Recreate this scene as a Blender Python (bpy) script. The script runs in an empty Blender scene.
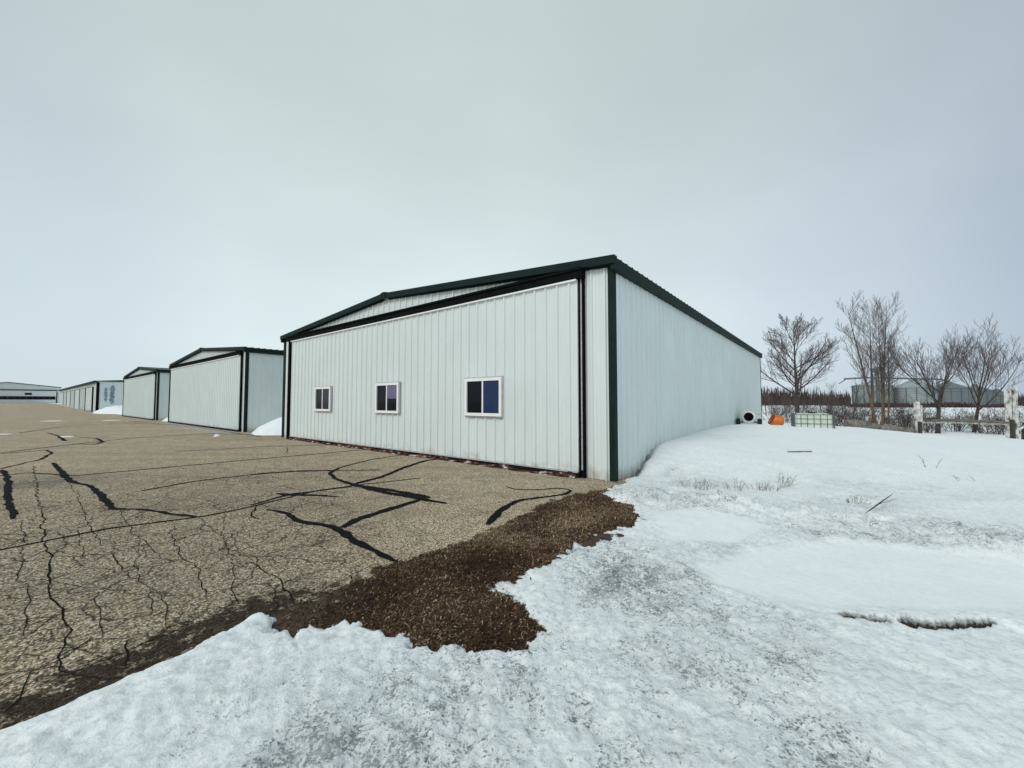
import bpy, math, random
import numpy as np
from mathutils import Vector

R = math.radians
scene = bpy.context.scene
COL = scene.collection
rng = random.Random(7)

# ------------------------------------------------------------------ camera
F = 400.0                      # focal length in pixels (ultra wide phone lens)
PITCH = R(2.5)
CAMZ = 1.6
cam_d = bpy.data.cameras.new('camera')
cam = bpy.data.objects.new('camera', cam_d)
COL.objects.link(cam)
cam.location = (0, 0, CAMZ)
cam.rotation_euler = (R(90) + PITCH, 0, 0)
cam_d.sensor_width = 36.0
cam_d.lens = F / 1024 * 36.0
cam_d.clip_start = 0.05
cam_d.clip_end = 9000
scene.camera = cam


def ray(px, py):
    u = (px - 512) / F
    v = (384 - py) / F
    return np.array([u, math.cos(PITCH) - v * math.sin(PITCH), math.sin(PITCH) + v * math.cos(PITCH)])


def G(px, py, z=0.0):
    """ground point of a photograph pixel at height z"""
    d = ray(px, py)
    t = (z - CAMZ) / d[2]
    return np.array([d[0] * t, d[1] * t])


# ------------------------------------------------------------------ frame of the hangar row
C0 = np.array([-10.26, 18.0])          # front left corner of the nearest hangar
C1 = np.array([2.05, 8.1])             # its front right corner
W0 = float(np.linalg.norm(C1 - C0))
EX = (C1 - C0) / W0
EY = np.array([-EX[1], EX[0]])
TH = math.atan2(EX[1], EX[0])


def L2W(x, y):
    p = C0 + EX * x + EY * y
    return p


def W2L(X, Y):
    return (X - C0[0]) * EX[0] + (Y - C0[1]) * EX[1], (X - C0[0]) * EY[0] + (Y - C0[1]) * EY[1]


def wall_hit(px, py):
    """point of the nearest hangar's right wall seen at a pixel"""
    d = ray(px, py)
    a = np.array([[EY[0], -d[0]], [EY[1], -d[1]]])
    s, t = np.linalg.solve(a, -C1)
    return np.array([d[0] * t, d[1] * t, CAMZ + d[2] * t])


def front_hit(px, py, off=0.1):
    """local (x, z) on the front of the nearest hangar seen at a pixel"""
    d = ray(px, py)
    o = C0 - EY * off
    a = np.array([[EX[0], -d[0]], [EX[1], -d[1]]])
    s, t = np.linalg.solve(a, -o)
    return s, CAMZ + d[2] * t


# ------------------------------------------------------------------ object helpers
def tag(o, label=None, cat=None, group=None, kind=None):
    if label: o['label'] = label
    if cat: o['category'] = cat
    if group: o['group'] = group
    if kind: o['kind'] = kind
    return o


def empty(name, loc, rz=0.0, label=None, cat=None, group=None):
    o = bpy.data.objects.new(name, None)
    COL.objects.link(o)
    o.location = loc
    o.rotation_euler = (0, 0, rz)
    o.empty_display_size = 0.2
    return tag(o, label, cat, group)


class MB:
    def __init__(self):
        self.v = []
        self.f = []

    def add(self, vs, fs):
        n = len(self.v)
        self.v += [tuple(float(c) for c in p) for p in vs]
        self.f += [tuple(i + n for i in f) for f in fs]
        return self

    def box(self, a, b):
        x0, y0, z0 = [min(p, q) for p, q in zip(a, b)]
        x1, y1, z1 = [max(p, q) for p, q in zip(a, b)]
        return self.add([(x0, y0, z0), (x1, y0, z0), (x1, y1, z0), (x0, y1, z0),
                         (x0, y0, z1), (x1, y0, z1), (x1, y1, z1), (x0, y1, z1)],
                        [(0, 3, 2, 1), (4, 5, 6, 7), (0, 1, 5, 4), (1, 2, 6, 5), (2, 3, 7, 6), (3, 0, 4, 7)])

    def prism(self, poly, axis, a, b):
        """extrude a 2D polygon along an axis ('x','y','z') from a to b"""
        def mk(p, q):
            if axis == 'y': return (p[0], q, p[1])
            if axis == 'x': return (q, p[0], p[1])
            return (p[0], p[1], q)
        n = len(poly)
        vs = [mk(p, a) for p in poly] + [mk(p, b) for p in poly]
        fs = [tuple(range(n)), tuple(range(2 * n - 1, n - 1, -1))]
        fs += [(i, i + n, (i + 1) % n + n, (i + 1) % n) for i in range(n)]
        return self.add(vs, fs)

    def tube(self, pts, rads, n=6, cap=True):
        pts = [Vector(p) for p in pts]
        base = len(self.v)
        up = None
        m = len(pts)
        for i, p in enumerate(pts):
            d = (pts[min(i + 1, m - 1)] - pts[max(i - 1, 0)])
            if d.length < 1e-9: d = Vector((0, 0, 1))
            d.normalize()
            if up is None:
                up = Vector((1, 0, 0)) if abs(d.x) < 0.8 else Vector((0, 1, 0))
            a = d.cross(up)
            if a.length < 1e-6: a = d.cross(Vector((0.3, 0.5, 0.8)))
            a.normalize()
            b = d.cross(a)
            up = b.cross(d) * -1 if False else up
            r = rads[i] if hasattr(rads, '__len__') else rads
            for k in range(n):
                t = 2 * math.pi * k / n
                q = p + a * (math.cos(t) * r) + b * (math.sin(t) * r)
                self.v.append((q.x, q.y, q.z))
        for i in range(m - 1):
            for k in range(n):
                k2 = (k + 1) % n
                self.f.append((base + i * n + k, base + i * n + k2, base + (i + 1) * n + k2, base + (i + 1) * n + k))
        if cap:
            self.f.append(tuple(base + k for k in range(n - 1, -1, -1)))
            self.f.append(tuple(base + (m - 1) * n + k for k in range(n)))
        return self

    def lathe(self, prof, n=24, axis='z', center=(0, 0, 0), caps=True):
        base = len(self.v)
        for (r, h) in prof:
            for k in range(n):
                t = 2 * math.pi * k / n
                c, s = r * math.cos(t), r * math.sin(t)
                p = {'z': (c, s, h), 'x': (h, c, s), 'y': (s, h, c)}[axis]
                self.v.append(tuple(p[i] + center[i] for i in range(3)))
        for i in range(len(prof) - 1):
            for k in range(n):
                k2 = (k + 1) % n
                self.f.append((base + i * n + k, base + i * n + k2, base + (i + 1) * n + k2, base + (i + 1) * n + k))
        if caps and prof[0][0] > 1e-5: self.f.append(tuple(base + k for k in range(n - 1, -1, -1)))
        if caps and prof[-1][0] > 1e-5: self.f.append(tuple(base + (len(prof) - 1) * n + k for k in range(n)))
        return self

    def build(self, name, mat, parent=None, smooth=False, loc=None):
        me = bpy.data.meshes.new(name)
        me.from_pydata(self.v, [], self.f)
        me.update()
        if smooth:
            me.polygons.foreach_set('use_smooth', [True] * len(me.polygons))
        me.materials.append(mat)
        o = bpy.data.objects.new(name, me)
        COL.objects.link(o)
        if parent: o.parent = parent
        if loc is not None: o.location = loc
        return o


# ------------------------------------------------------------------ material helpers
class NT:
    def __init__(self, name):
        self.m = bpy.data.materials.new(name)
        self.m.use_nodes = True
        self.t = self.m.node_tree
        self.b = self.t.nodes['Principled BSDF']
        self.o = self.t.nodes['Material Output']

    def n(self, typ, **kw):
        nd = self.t.nodes.new(typ)
        for k, v in kw.items():
            if k.startswith('i_'):
                key = k[2:].replace('_', ' ')
                nd.inputs[key].default_value = v
            else:
                setattr(nd, k, v)
        return nd

    def l(self, a, b):
        self.t.links.new(a, b)

    def coord(self, scale=(1, 1, 1), out='Object'):
        tc = self.n('ShaderNodeTexCoord')
        mp = self.n('ShaderNodeMapping')
        mp.inputs['Scale'].default_value = scale
        self.l(tc.outputs[out], mp.inputs['Vector'])
        return mp.outputs['Vector']

    def noise(self, vec, scale, detail=4, rough=0.55, dist=0.0):
        nd = self.n('ShaderNodeTexNoise')
        nd.inputs['Scale'].default_value = scale
        nd.inputs['Detail'].default_value = detail
        nd.inputs['Roughness'].default_value = rough
        nd.inputs['Distortion'].default_value = dist
        self.l(vec, nd.inputs['Vector'])
        return nd.outputs['Fac']

    def vor(self, vec, scale, feature='F1', rand=1.0):
        nd = self.n('ShaderNodeTexVoronoi', feature=feature)
        nd.inputs['Scale'].default_value = scale
        nd.inputs['Randomness'].default_value = rand
        self.l(vec, nd.inputs['Vector'])
        return nd

    def ramp(self, fac, stops, interp='LINEAR'):
        nd = self.n('ShaderNodeValToRGB')
        nd.color_ramp.interpolation = interp
        e = nd.color_ramp.elements
        while len(e) < len(stops): e.new(0.5)
        for i, (p, c) in enumerate(stops):
            e[i].position = p
            if not hasattr(c, '__len__'): c = (c, c, c)
            e[i].color = (*c, 1)
        self.l(fac, nd.inputs['Fac'])
        return nd.outputs['Color']

    def mix(self, fac, a, b, mode='MIX'):
        nd = self.n('ShaderNodeMix', data_type='RGBA', blend_type=mode)
        for sock, val in ((nd.inputs['Factor'], fac), (nd.inputs['A'], a), (nd.inputs['B'], b)):
            if isinstance(val, bpy.types.NodeSocket): self.l(val, sock)
            elif hasattr(val, '__len__'): sock.default_value = (*val, 1)
            else: sock.default_value = val
        # float/colour sockets share names: pick the colour ones
        return nd.outputs['Result']

    def mixc(self, fac, a, b, mode='MIX'):
        nd = self.n('ShaderNodeMixRGB', blend_type=mode)
        for key, val in (('Fac', fac), ('Color1', a), ('Color2', b)):
            sock = nd.inputs[key]
            if isinstance(val, bpy.types.NodeSocket): self.l(val, sock)
            elif hasattr(val, '__len__'): sock.default_value = (*val, 1)
            else: sock.default_value = val
        return nd.outputs['Color']

    def math(self, op, a, b=0.0, clamp=False):
        nd = self.n('ShaderNodeMath', operation=op, use_clamp=clamp)
        for i, val in enumerate((a, b)):
            if isinstance(val, bpy.types.NodeSocket): self.l(val, nd.inputs[i])
            else: nd.inputs[i].default_value = val
        return nd.outputs[0]

    def attr(self, name):
        nd = self.n('ShaderNodeAttribute', attribute_name=name)
        return nd.outputs['Fac']

    def bump(self, h, strength=0.5, dist=0.01):
        nd = self.n('ShaderNodeBump')
        nd.inputs['Strength'].default_value = strength
        nd.inputs['Distance'].default_value = dist
        self.l(h, nd.inputs['Height'])
        self.l(nd.outputs['Normal'], self.b.inputs['Normal'])

    def col(self, c):
        s = self.b.inputs['Base Color']
        if isinstance(c, bpy.types.NodeSocket): self.l(c, s)
        else: s.default_value = (*c, 1)

    def rough(self, r):
        s = self.b.inputs['Roughness']
        if isinstance(r, bpy.types.NodeSocket): self.l(r, s)
        else: s.default_value = r

    def spec(self, v):
        self.b.inputs['Specular IOR Level'].default_value = v


def simple(name, c, rough=0.6, var=0.15, scale=6.0, metal=0.0, spec=0.5, bump=0.0, bscale=40):
    m = NT(name)
    vec = m.coord()
    nz = m.noise(vec, scale, 5)
    lo = tuple(x * (1 - var) for x in c)
    hi = tuple(min(1, x * (1 + var)) for x in c)
    m.col(m.ramp(nz, [(0.3, lo), (0.7, hi)]))
    m.rough(rough)
    m.spec(spec)
    m.b.inputs['Metallic'].default_value = metal
    if bump:
        m.bump(m.noise(vec, bscale, 4), bump, 0.01)
    return m.m


# ------------------------------------------------------------------ materials
def mat_siding(name, c):
    m = NT(name)
    vec = m.coord()
    big = m.noise(vec, 0.7, 4)
    streak = m.noise(m.coord((6, 6, 0.35)), 1.4, 5, 0.6)
    c1 = m.ramp(big, [(0.25, tuple(x * 0.95 for x in c)), (0.75, tuple(min(1, x * 1.03) for x in c))])
    c2 = m.mixc(m.ramp(streak, [(0.45, 0.0), (0.8, 0.22)]), c1, tuple(x * 0.72 for x in c))
    # mud splashed on the lowest metre
    sep = m.n('ShaderNodeSeparateXYZ')
    m.l(vec, sep.inputs[0])
    nz = m.noise(vec, 3.5, 6, 0.65)
    h = m.math('SUBTRACT', m.math('MULTIPLY', nz, 1.5), m.math('MULTIPLY', sep.outputs['Z'], 1.8))
    dirt = m.ramp(h, [(0.30, 0.0), (0.9, 0.7)])
    m.col(m.mixc(dirt, c2, (0.33, 0.28, 0.21)))
    m.rough(m.ramp(streak, [(0.3, 0.42), (0.8, 0.6)]))
    m.spec(0.4)
    m.bump(m.noise(m.coord((1, 1, 0.3)), 1.1, 2), 0.25, 0.05)
    return m.m


M = {}
M['siding'] = mat_siding('white_siding', (0.73, 0.79, 0.785))
M['door'] = mat_siding('door_siding', (0.72, 0.785, 0.78))
M['siding_dull'] = mat_siding('dull_siding', (0.63, 0.685, 0.68))
M['green'] = simple('dark_green_trim', (0.008, 0.021, 0.018), 0.6, 0.25, 3, spec=0.12)
M['roof'] = simple('roof_metal', (0.07, 0.095, 0.09), 0.55, 0.2, 2, spec=0.3)
M['black'] = simple('black_gap', (0.005, 0.005, 0.006), 0.9, 0.2, spec=0.05)
M['header'] = simple('door_header_black', (0.005, 0.008, 0.008), 0.8, 0.3, spec=0.06)
M['galv'] = simple('galvanised_channel', (0.45, 0.44, 0.46), 0.45, 0.2, 10)
M['vinyl'] = simple('white_vinyl', (0.9, 0.9, 0.9), 0.35, 0.03)
M['rubber'] = simple('door_rubber', (0.012, 0.011, 0.010), 0.9, 0.3, 8, spec=0.1)
m = NT('frozen_dirty_sill')
m.col(m.ramp(m.noise(m.coord((1, 1, 3)), 5.0, 4, 0.6), [(0.40, (0.012, 0.009, 0.008)), (0.50, (0.06, 0.03, 0.022)), (0.56, (0.13, 0.05, 0.04)), (0.62, (0.30, 0.28, 0.26)), (0.70, (0.6, 0.6, 0.6))]))
m.rough(0.9); m.spec(0.1)
M['rust'] = m.m
M['tyre'] = simple('tyre_rubber', (0.012, 0.012, 0.013), 0.8, 0.2)
M['concrete'] = simple('concrete', (0.33, 0.31, 0.27), 0.85, 0.15, 5)


def glass(name, c):
    m = NT(name)
    nz = m.noise(m.coord(), 2.0, 3)
    m.col(m.ramp(nz, [(0.3, tuple(x * 0.7 for x in c)), (0.7, c)]))
    m.rough(0.08)
    m.spec(0.16)
    return m.m


M['glass'] = glass('dark_glass', (0.006, 0.008, 0.012))
M['glass_blue'] = glass('blue_reflection_glass', (0.024, 0.046, 0.12))  # blue reflection put into the pane's base colour
M['glass_grey'] = glass('grey_tinted_glass', (0.03, 0.035, 0.06))
M['blind'] = simple('lavender_blind', (0.15, 0.135, 0.25), 0.5, 0.1)

# snow ----------------------------------------------------------------------
m = NT('snow')
vec = m.coord()
thin = m.attr('thin')
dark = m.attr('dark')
n1 = m.noise(vec, 7.0, 6, 0.62, 0.6)
n2 = m.noise(vec, 36.0, 6, 0.62, 0.5)
n3 = m.noise(vec, 2.1, 4, 0.6)
base = m.ramp(n3, [(0.3, (0.82, 0.86, 0.88)), (0.7, (0.90, 0.92, 0.93))])
grain = m.noise(vec, 160, 2)
base = m.mixc(m.ramp(grain, [(0.35, 0.12), (0.6, 0.0)]), base, (0.55, 0.60, 0.64))
lump = m.noise(vec, 21.0, 8, 0.72, 0.4)
wet_or_shade = m.math('MULTIPLY', m.ramp(lump, [(0.36, 0.75), (0.50, 0.12), (0.60, 0.0)]), m.attr('rough'), True)  # relief shade of the lumps, painted grey into the snow colour
base = m.mixc(wet_or_shade, base, (0.50, 0.56, 0.585))
mixn = m.math('ADD', m.math('MULTIPLY', n1, 0.30), m.math('ADD', m.math('MULTIPLY', n2, 0.36), m.math('MULTIPLY', m.noise(vec, 80, 4, 0.6), 0.34)))
cut = m.math('SUBTRACT', 0.640, m.math('MULTIPLY', thin, 0.205))
ice = m.math('MULTIPLY', m.math('SUBTRACT', mixn, cut), 15.0, True)
ice = m.math('MULTIPLY', ice, m.math('MULTIPLY', thin, 2.2, True), True)
n4 = m.noise(vec, 14.0, 5, 0.65)
ice_shade_col = m.ramp(n4, [(0.36, (0.075, 0.08, 0.072)), (0.48, (0.18, 0.195, 0.19)), (0.64, (0.36, 0.39, 0.40))])  # grey ice, darkened further to paint shade between the crust lumps
base = m.mixc(m.math('MULTIPLY', ice, 0.92), base, ice_shade_col)
# shallow grey glaze where the crust has melted and frozen again
glz = m.math('MULTIPLY', m.ramp(m.noise(vec, 1.7, 5, 0.6), [(0.44, 0.0), (0.68, 0.45)]), thin, True)
base = m.mixc(glz, base, (0.43, 0.47, 0.485))
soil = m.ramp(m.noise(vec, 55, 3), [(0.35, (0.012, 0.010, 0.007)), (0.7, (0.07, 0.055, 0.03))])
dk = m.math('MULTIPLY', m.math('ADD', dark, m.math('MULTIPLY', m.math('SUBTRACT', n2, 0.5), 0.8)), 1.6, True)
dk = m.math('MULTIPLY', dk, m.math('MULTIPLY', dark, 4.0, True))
m.col(m.mixc(dk, base, soil))  # soil tone at the wall foot; painted shade in the crevice
m.rough(m.mixc(ice, (0.7, 0.7, 0.7), (0.3, 0.3, 0.3)))
m.spec(0.3)
hsum = m.math('ADD', m.math('MULTIPLY', n2, 0.7), m.math('MULTIPLY', m.noise(vec, 85, 4, 0.65), 0.45))
sm = m.math('ADD', 0.42, m.math('MULTIPLY', thin, 0.8))
m.bump(m.math('MULTIPLY', hsum, sm), 0.85, 0.022)
M['snow'] = m.m
M['snow_lump'] = simple('snow_lump', (0.82, 0.86, 0.89), 0.7, 0.05, 4, bump=0.6, bscale=9)

# tarmac ---------------------------------------------------------------------
m = NT('chip_seal_tarmac')
vec = m.coord()
v1 = m.vor(vec, 70)
sepc = m.n('ShaderNodeSeparateColor')
m.l(v1.outputs['Color'], sepc.inputs[0])
stone = m.ramp(sepc.outputs['Red'], [(0.0, (0.07, 0.055, 0.04)), (0.15, (0.22, 0.165, 0.105)), (0.4, (0.60, 0.475, 0.32)),
                                     (0.74, (0.84, 0.72, 0.54)), (0.90, (0.95, 0.88, 0.74)), (1.0, (0.97, 0.93, 0.85))])
stone = m.mixc(1.0, stone, (0.93, 0.895, 0.845), 'MULTIPLY')
edge = m.ramp(v1.outputs['Distance'], [(0.46, 0.0), (0.9, 0.75)])
c = m.mixc(edge, stone, (0.045, 0.036, 0.027))
v2 = m.noise(vec, 150, 2)
c = m.mixc(m.ramp(v2, [(0.35, 0.25), (0.5, 0.0)]), c, (0.08, 0.066, 0.05))
big = m.noise(vec, 0.33, 5, 0.6)
c = m.mixc(m.ramp(big, [(0.35, 0.16), (0.65, 0.0)]), c, (0.15, 0.12, 0.085))
lng = m.noise(m.coord((0.12, 1.1, 1)), 1.0, 5, 0.6)
c = m.mixc(m.ramp(lng, [(0.48, 0.0), (0.72, 0.28)]), c, (0.13, 0.10, 0.075))
c = m.mixc(m.ramp(m.noise(m.coord((0.05, 0.5, 1)), 1.0, 3, 0.5), [(0.5, 0.0), (0.75, 0.3)]), c, (0.30, 0.27, 0.24))
mid = m.noise(vec, 2.3, 5, 0.65)
c = m.mixc(m.ramp(mid, [(0.47, 0.0), (0.72, 0.36)]), c, (0.10, 0.082, 0.062))
worn = m.math('MULTIPLY', m.attr('cracky'), m.ramp(m.noise(vec, 28, 6, 0.7), [(0.44, 0.0), (0.58, 0.55)]), True)
c = m.mixc(worn, c, (0.05, 0.042, 0.032))
c = m.mixc(m.math('MULTIPLY', m.attr('wet_or_shade'), m.ramp(m.noise(vec, 2.5, 6, 0.7), [(0.36, 0.0), (0.52, 0.75)]), True), c, (0.10, 0.10, 0.10))
# fine alligator cracking, only in patches
wv = m.n('ShaderNodeTexNoise')
wv.inputs['Scale'].default_value = 2.2
wv.inputs['Detail'].default_value = 5
m.l(vec, wv.inputs['Vector'])
add = m.n('ShaderNodeVectorMath', operation='ADD')
sc_ = m.n('ShaderNodeVectorMath', operation='SCALE')
sc_.inputs['Scale'].default_value = 0.55
m.l(wv.outputs['Color'], sc_.inputs[0])
m.l(vec, add.inputs[0])
m.l(sc_.outputs[0], add.inputs[1])
ve = m.vor(add.outputs[0], 1.55, 'DISTANCE_TO_EDGE')
ve2 = m.vor(add.outputs[0], 4.1, 'DISTANCE_TO_EDGE')
cr = m.ramp(ve.outputs['Distance'], [(0.005, 1.0), (0.020, 0.0)])
cr2 = m.math('MULTIPLY', m.ramp(ve2.outputs['Distance'], [(0.010, 0.8), (0.035, 0.0)]), m.ramp(m.noise(vec, 1.3, 4, 0.6), [(0.46, 0.0), (0.58, 1.0)]), True)
cr = m.math('MAXIMUM', cr, cr2)
patch = m.attr('cracky')
pn = m.ramp(m.noise(vec, 0.8, 4), [(0.34, 0.15), (0.50, 1.0)])
crm = m.math('MULTIPLY', m.math('MULTIPLY', cr, pn), patch, True)
c = m.mixc(m.math('MULTIPLY', crm, 0.85), c, (0.022, 0.019, 0.016))
# damp dark dirt along the melting snow
damp = m.attr('damp')
dn = m.math('ADD', damp, m.math('MULTIPLY', m.math('SUBTRACT', m.noise(vec, 8, 8, 0.78), 0.5), 2.9))
dm = m.math('MULTIPLY', m.math('MULTIPLY', m.math('SUBTRACT', dn, 0.54), 4.0, True), m.math('MULTIPLY', damp, 3.5, True))
c = m.mixc(m.math('MULTIPLY', dm, 0.92), c, (0.017, 0.011, 0.007))
m.col(c)
m.rough(0.92)
m.spec(0.12)
h = m.math('SUBTRACT', m.math('MULTIPLY', m.math('SUBTRACT', 0.8, v1.outputs['Distance']), 0.8), m.math('MULTIPLY', crm, 1.0))
m.bump(h, 0.9, 0.012)
M['tarmac'] = m.m

M['seal'] = simple('crack_sealing_tar', (0.009, 0.0085, 0.009), 0.85, 0.4, 14, spec=0.05, bump=0.6, bscale=90)
M['crack'] = simple('open_crack', (0.014, 0.011, 0.009), 1.0, 0.4, 20, spec=0.03)

# soil / grass
m = NT('matted_soil')
vec = m.coord()
s1 = m.noise(vec, 32, 6, 0.7)
c = m.ramp(s1, [(0.3, (0.018, 0.011, 0.007)), (0.52, (0.06, 0.035, 0.02)), (0.68, (0.15, 0.10, 0.06)), (0.8, (0.30, 0.24, 0.17))])
c = m.mixc(m.ramp(m.noise(vec, 1.6, 3), [(0.4, 0.0), (0.65, 0.5)]), c, (0.11, 0.07, 0.03))
m.col(c)
m.rough(0.9)
m.bump(s1, 1.0, 0.03)
M['soil'] = m.m
m = NT('dead_grass')
att = m.n('ShaderNodeAttribute', attribute_name='tint')
m.col(m.ramp(att.outputs['Fac'], [(0.0, (0.014, 0.007, 0.005)), (0.45, (0.058, 0.028, 0.015)), (0.75, (0.125, 0.07, 0.034)), (1.0, (0.40, 0.31, 0.20))]))
m.rough(0.8)
m.spec(0.2)
M['grass'] = m.m
M['straw'] = simple('dry_straw', (0.17, 0.14, 0.10), 0.85, 0.35)
M['bark'] = simple('grey_brown_bark', (0.055, 0.042, 0.036), 0.9, 0.35, 5)
m = NT('pale_orange_bark')
vec = m.coord()
sp_ = m.n('ShaderNodeSeparateXYZ'); m.l(vec, sp_.inputs[0])
hz_ = m.math('ADD', m.math('MULTIPLY', sp_.outputs['Z'], 0.22), m.math('MULTIPLY', m.noise(vec, 1.6, 4), 0.5))
m.col(m.ramp(hz_, [(0.35, (0.19, 0.115, 0.06)), (0.75, (0.16, 0.105, 0.065)), (1.0, (0.075, 0.06, 0.055))]))
m.rough(0.9)
M['bark_pale'] = m.m
M['twig'] = simple('dark_twigs', (0.10, 0.08, 0.08), 0.9, 0.3, 3)
M['twig_pale'] = simple('grey_twigs', (0.15, 0.125, 0.115), 0.9, 0.3, 3)
M['brush'] = simple('purple_brown_brush', (0.085, 0.062, 0.06), 0.9, 0.35, 3)
M['belt'] = simple('far_bare_wood', (0.055, 0.040, 0.034), 0.95, 0.5, 0.15)
M['log'] = simple('weathered_log', (0.15, 0.14, 0.12), 0.9, 0.75, 7, bump=1.0, bscale=11)
m = NT('peeling_white_paint')
nz_ = m.noise(m.coord((1, 1, 0.6)), 7.0, 5, 0.65)
m.col(m.ramp(nz_, [(0.36, (0.10, 0.085, 0.07)), (0.45, (0.42, 0.40, 0.37)), (0.55, (0.68, 0.68, 0.66))]))
m.rough(0.85); m.bump(nz_, 0.5, 0.01)
M['fence_white'] = m.m
M['wood_grey'] = simple('bare_rail_wood', (0.16, 0.125, 0.095), 0.9, 0.4, 8)
M['wood_dark'] = simple('dark_post_wood', (0.05, 0.045, 0.04), 0.9, 0.4, 8)
M['bin_steel'] = simple('grey_bin_steel', (0.25, 0.285, 0.285), 0.5, 0.15, 0.2)
M['bin_dark'] = simple('weathered_hazed_bin_steel', (0.13, 0.155, 0.165), 0.55, 0.15, 0.2)  # bin steels kept paler in place of distance haze
M['bin_roof'] = simple('bin_roof_steel', (0.29, 0.33, 0.34), 0.5, 0.12, 0.2)
M['cage'] = simple('grey_wire', (0.10, 0.11, 0.11), 0.6, 0.2)
M['orange'] = simple('orange_plastic', (0.60, 0.15, 0.018), 0.5, 0.25, 3)
M['yellow'] = simple('yellow_plastic', (0.70, 0.33, 0.03), 0.45, 0.2, 3)
M['red'] = simple('dark_red_plastic', (0.20, 0.022, 0.012), 0.5, 0.3, 4)
M['tank'] = simple('milky_tank_plastic', (0.62, 0.69, 0.60), 0.4, 0.12, 3)
M['white_tank'] = simple('white_painted_tank', (0.80, 0.80, 0.78), 0.4, 0.06, 3)
M['wall_smear'] = simple('blue_grey_smear', (0.22, 0.27, 0.33), 0.6, 0.5, 3)


# ------------------------------------------------------------------ numpy value noise
def _hash(ix, iy, seed):
    h = (ix.astype(np.int64) * 374761393 + iy.astype(np.int64) * 668265263 + seed * 974711) & 0xFFFFFFFF
    h = ((h ^ (h >> 13)) * 1274126177) & 0xFFFFFFFF
    h = h ^ (h >> 16)
    return (h & 0xFFFFFF) / float(0xFFFFFF)


def vnoise(x, y, seed=0):
    ix, iy = np.floor(x), np.floor(y)
    fx, fy = x - ix, y - iy
    fx = fx * fx * fx * (fx * (fx * 6 - 15) + 10)
    fy = fy * fy * fy * (fy * (fy * 6 - 15) + 10)
    a = _hash(ix, iy, seed); b = _hash(ix + 1, iy, seed)
    c = _hash(ix, iy + 1, seed); d = _hash(ix + 1, iy + 1, seed)
    return (a * (1 - fx) + b * fx) * (1 - fy) + (c * (1 - fx) + d * fx) * fy - 0.5


def fbm(x, y, octv=4, seed=0, gain=0.5):
    s = np.zeros_like(x); a = 1.0
    for o in range(octv):
        ca, sa = math.cos(0.6 * o + 0.3), math.sin(0.6 * o + 0.3)
        s += a * vnoise((x * ca - y * sa) * 2 ** o, (x * sa + y * ca) * 2 ** o, seed + o)
        a *= gain
    return s


def sstep(a, b, x):
    t = np.clip((x - a) / (b - a), 0, 1)
    return t * t * (3 - 2 * t)


def sdf_poly(X, Y, poly):
    """signed distance, positive inside"""
    out = np.empty_like(X)
    P = np.array(poly)
    Q = np.roll(P, -1, axis=0)
    for s in range(0, X.size, 200000):
        x = X[s:s + 200000]; y = Y[s:s + 200000]
        d2 = np.full(x.shape, 1e18)
        ins = np.zeros(x.shape, bool)
        for (ax, ay), (bx, by) in zip(P, Q):
            ex, ey = bx - ax, by - ay
            t = np.clip(((x - ax) * ex + (y - ay) * ey) / (ex * ex + ey * ey + 1e-12), 0, 1)
            d2 = np.minimum(d2, (x - ax - t * ex) ** 2 + (y - ay - t * ey) ** 2)
            cond = ((ay > y) != (by > y))
            with np.errstate(divide='ignore', invalid='ignore'):
                xi = (bx - ax) * (y - ay) / (by - ay + 1e-15) + ax
            ins ^= cond & (x < xi)
        d = np.sqrt(d2)
        out[s:s + 200000] = np.where(ins, d, -d)
    return out


def dist_line(X, Y, pts):
    d2 = np.full(X.shape, 1e18)
    for (ax, ay), (bx, by) in zip(pts[:-1], pts[1:]):
        ex, ey = bx - ax, by - ay
        t = np.clip(((X - ax) * ex + (Y - ay) * ey) / (ex * ex + ey * ey + 1e-12), 0, 1)
        d2 = np.minimum(d2, (X - ax - t * ex) ** 2 + (Y - ay - t * ey) ** 2)
    return np.sqrt(d2)


# ------------------------------------------------------------------ terrain heights
def far_rise(r):
    return 0.85 * sstep(75.0, 190.0, r)


ctrl = []
for px, py, z in [(512, 768, .05), (0, 762, .08), (1020, 762, .06), (800, 700, .05), (640, 660, .035), (420, 700, .035),
                  (560, 560, .03), (700, 560, .03), (850, 580, .015), (1000, 592, .02), (650, 508, .05), (800, 525, .06),
                  (1020, 552, .05), (700, 495, .08), (640, 490, .05), (850, 500, .10), (960, 515, .10), (780, 487, .10)]:
    p = G(px, py, z)
    ctrl.append((p[0], p[1], z))
for px, py in [(619, 479), (633, 472), (641, 457), (651, 443), (672, 436), (706, 426), (736, 423.5), (763, 423.5)]:
    p = wall_hit(px, py)
    ctrl.append((p[0], p[1], max(p[2], 0.0)))
    if p[2] > 0.3:          # the drift continues a little inside the wall line
        ctrl.append((p[0] - EX[0] * 2, p[1] - EX[1] * 2, p[2]))
for px, py, z in [(800, 426, .60), (850, 427, .48), (900, 433.5, .27), (950, 437, .17), (1023, 439, .12), (1200, 442, .1)]:
    p = G(px, py, z)
    ctrl.append((p[0], p[1], z))
for a, r, z in [(35, 25, .05), (45, 26, -.1), (55, 26, -.2), (65, 26, -.2), (30, 30, .0), (35, 33, -.25), (45, 33, -.35), (57, 33, -.35),
                (70, 30, -.3), (25, 40, -.2), (40, 45, -.35), (55, 45, -.35), (75, 45, -.35), (90, 30, -.1), (90, 8, .05), (120, 8, .05),
                (180, 8, .05), (-140, 8, .05), (80, 4, .05), (150, 30, 0), (-100, 30, 0), (-60, 30, .03), (-30, 30, .03), (0, 45, .03), (-45, 60, .0)]:
    ctrl.append((r * math.sin(R(a)), r * math.cos(R(a)), z))
ctrl = np.array(ctrl)


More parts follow.
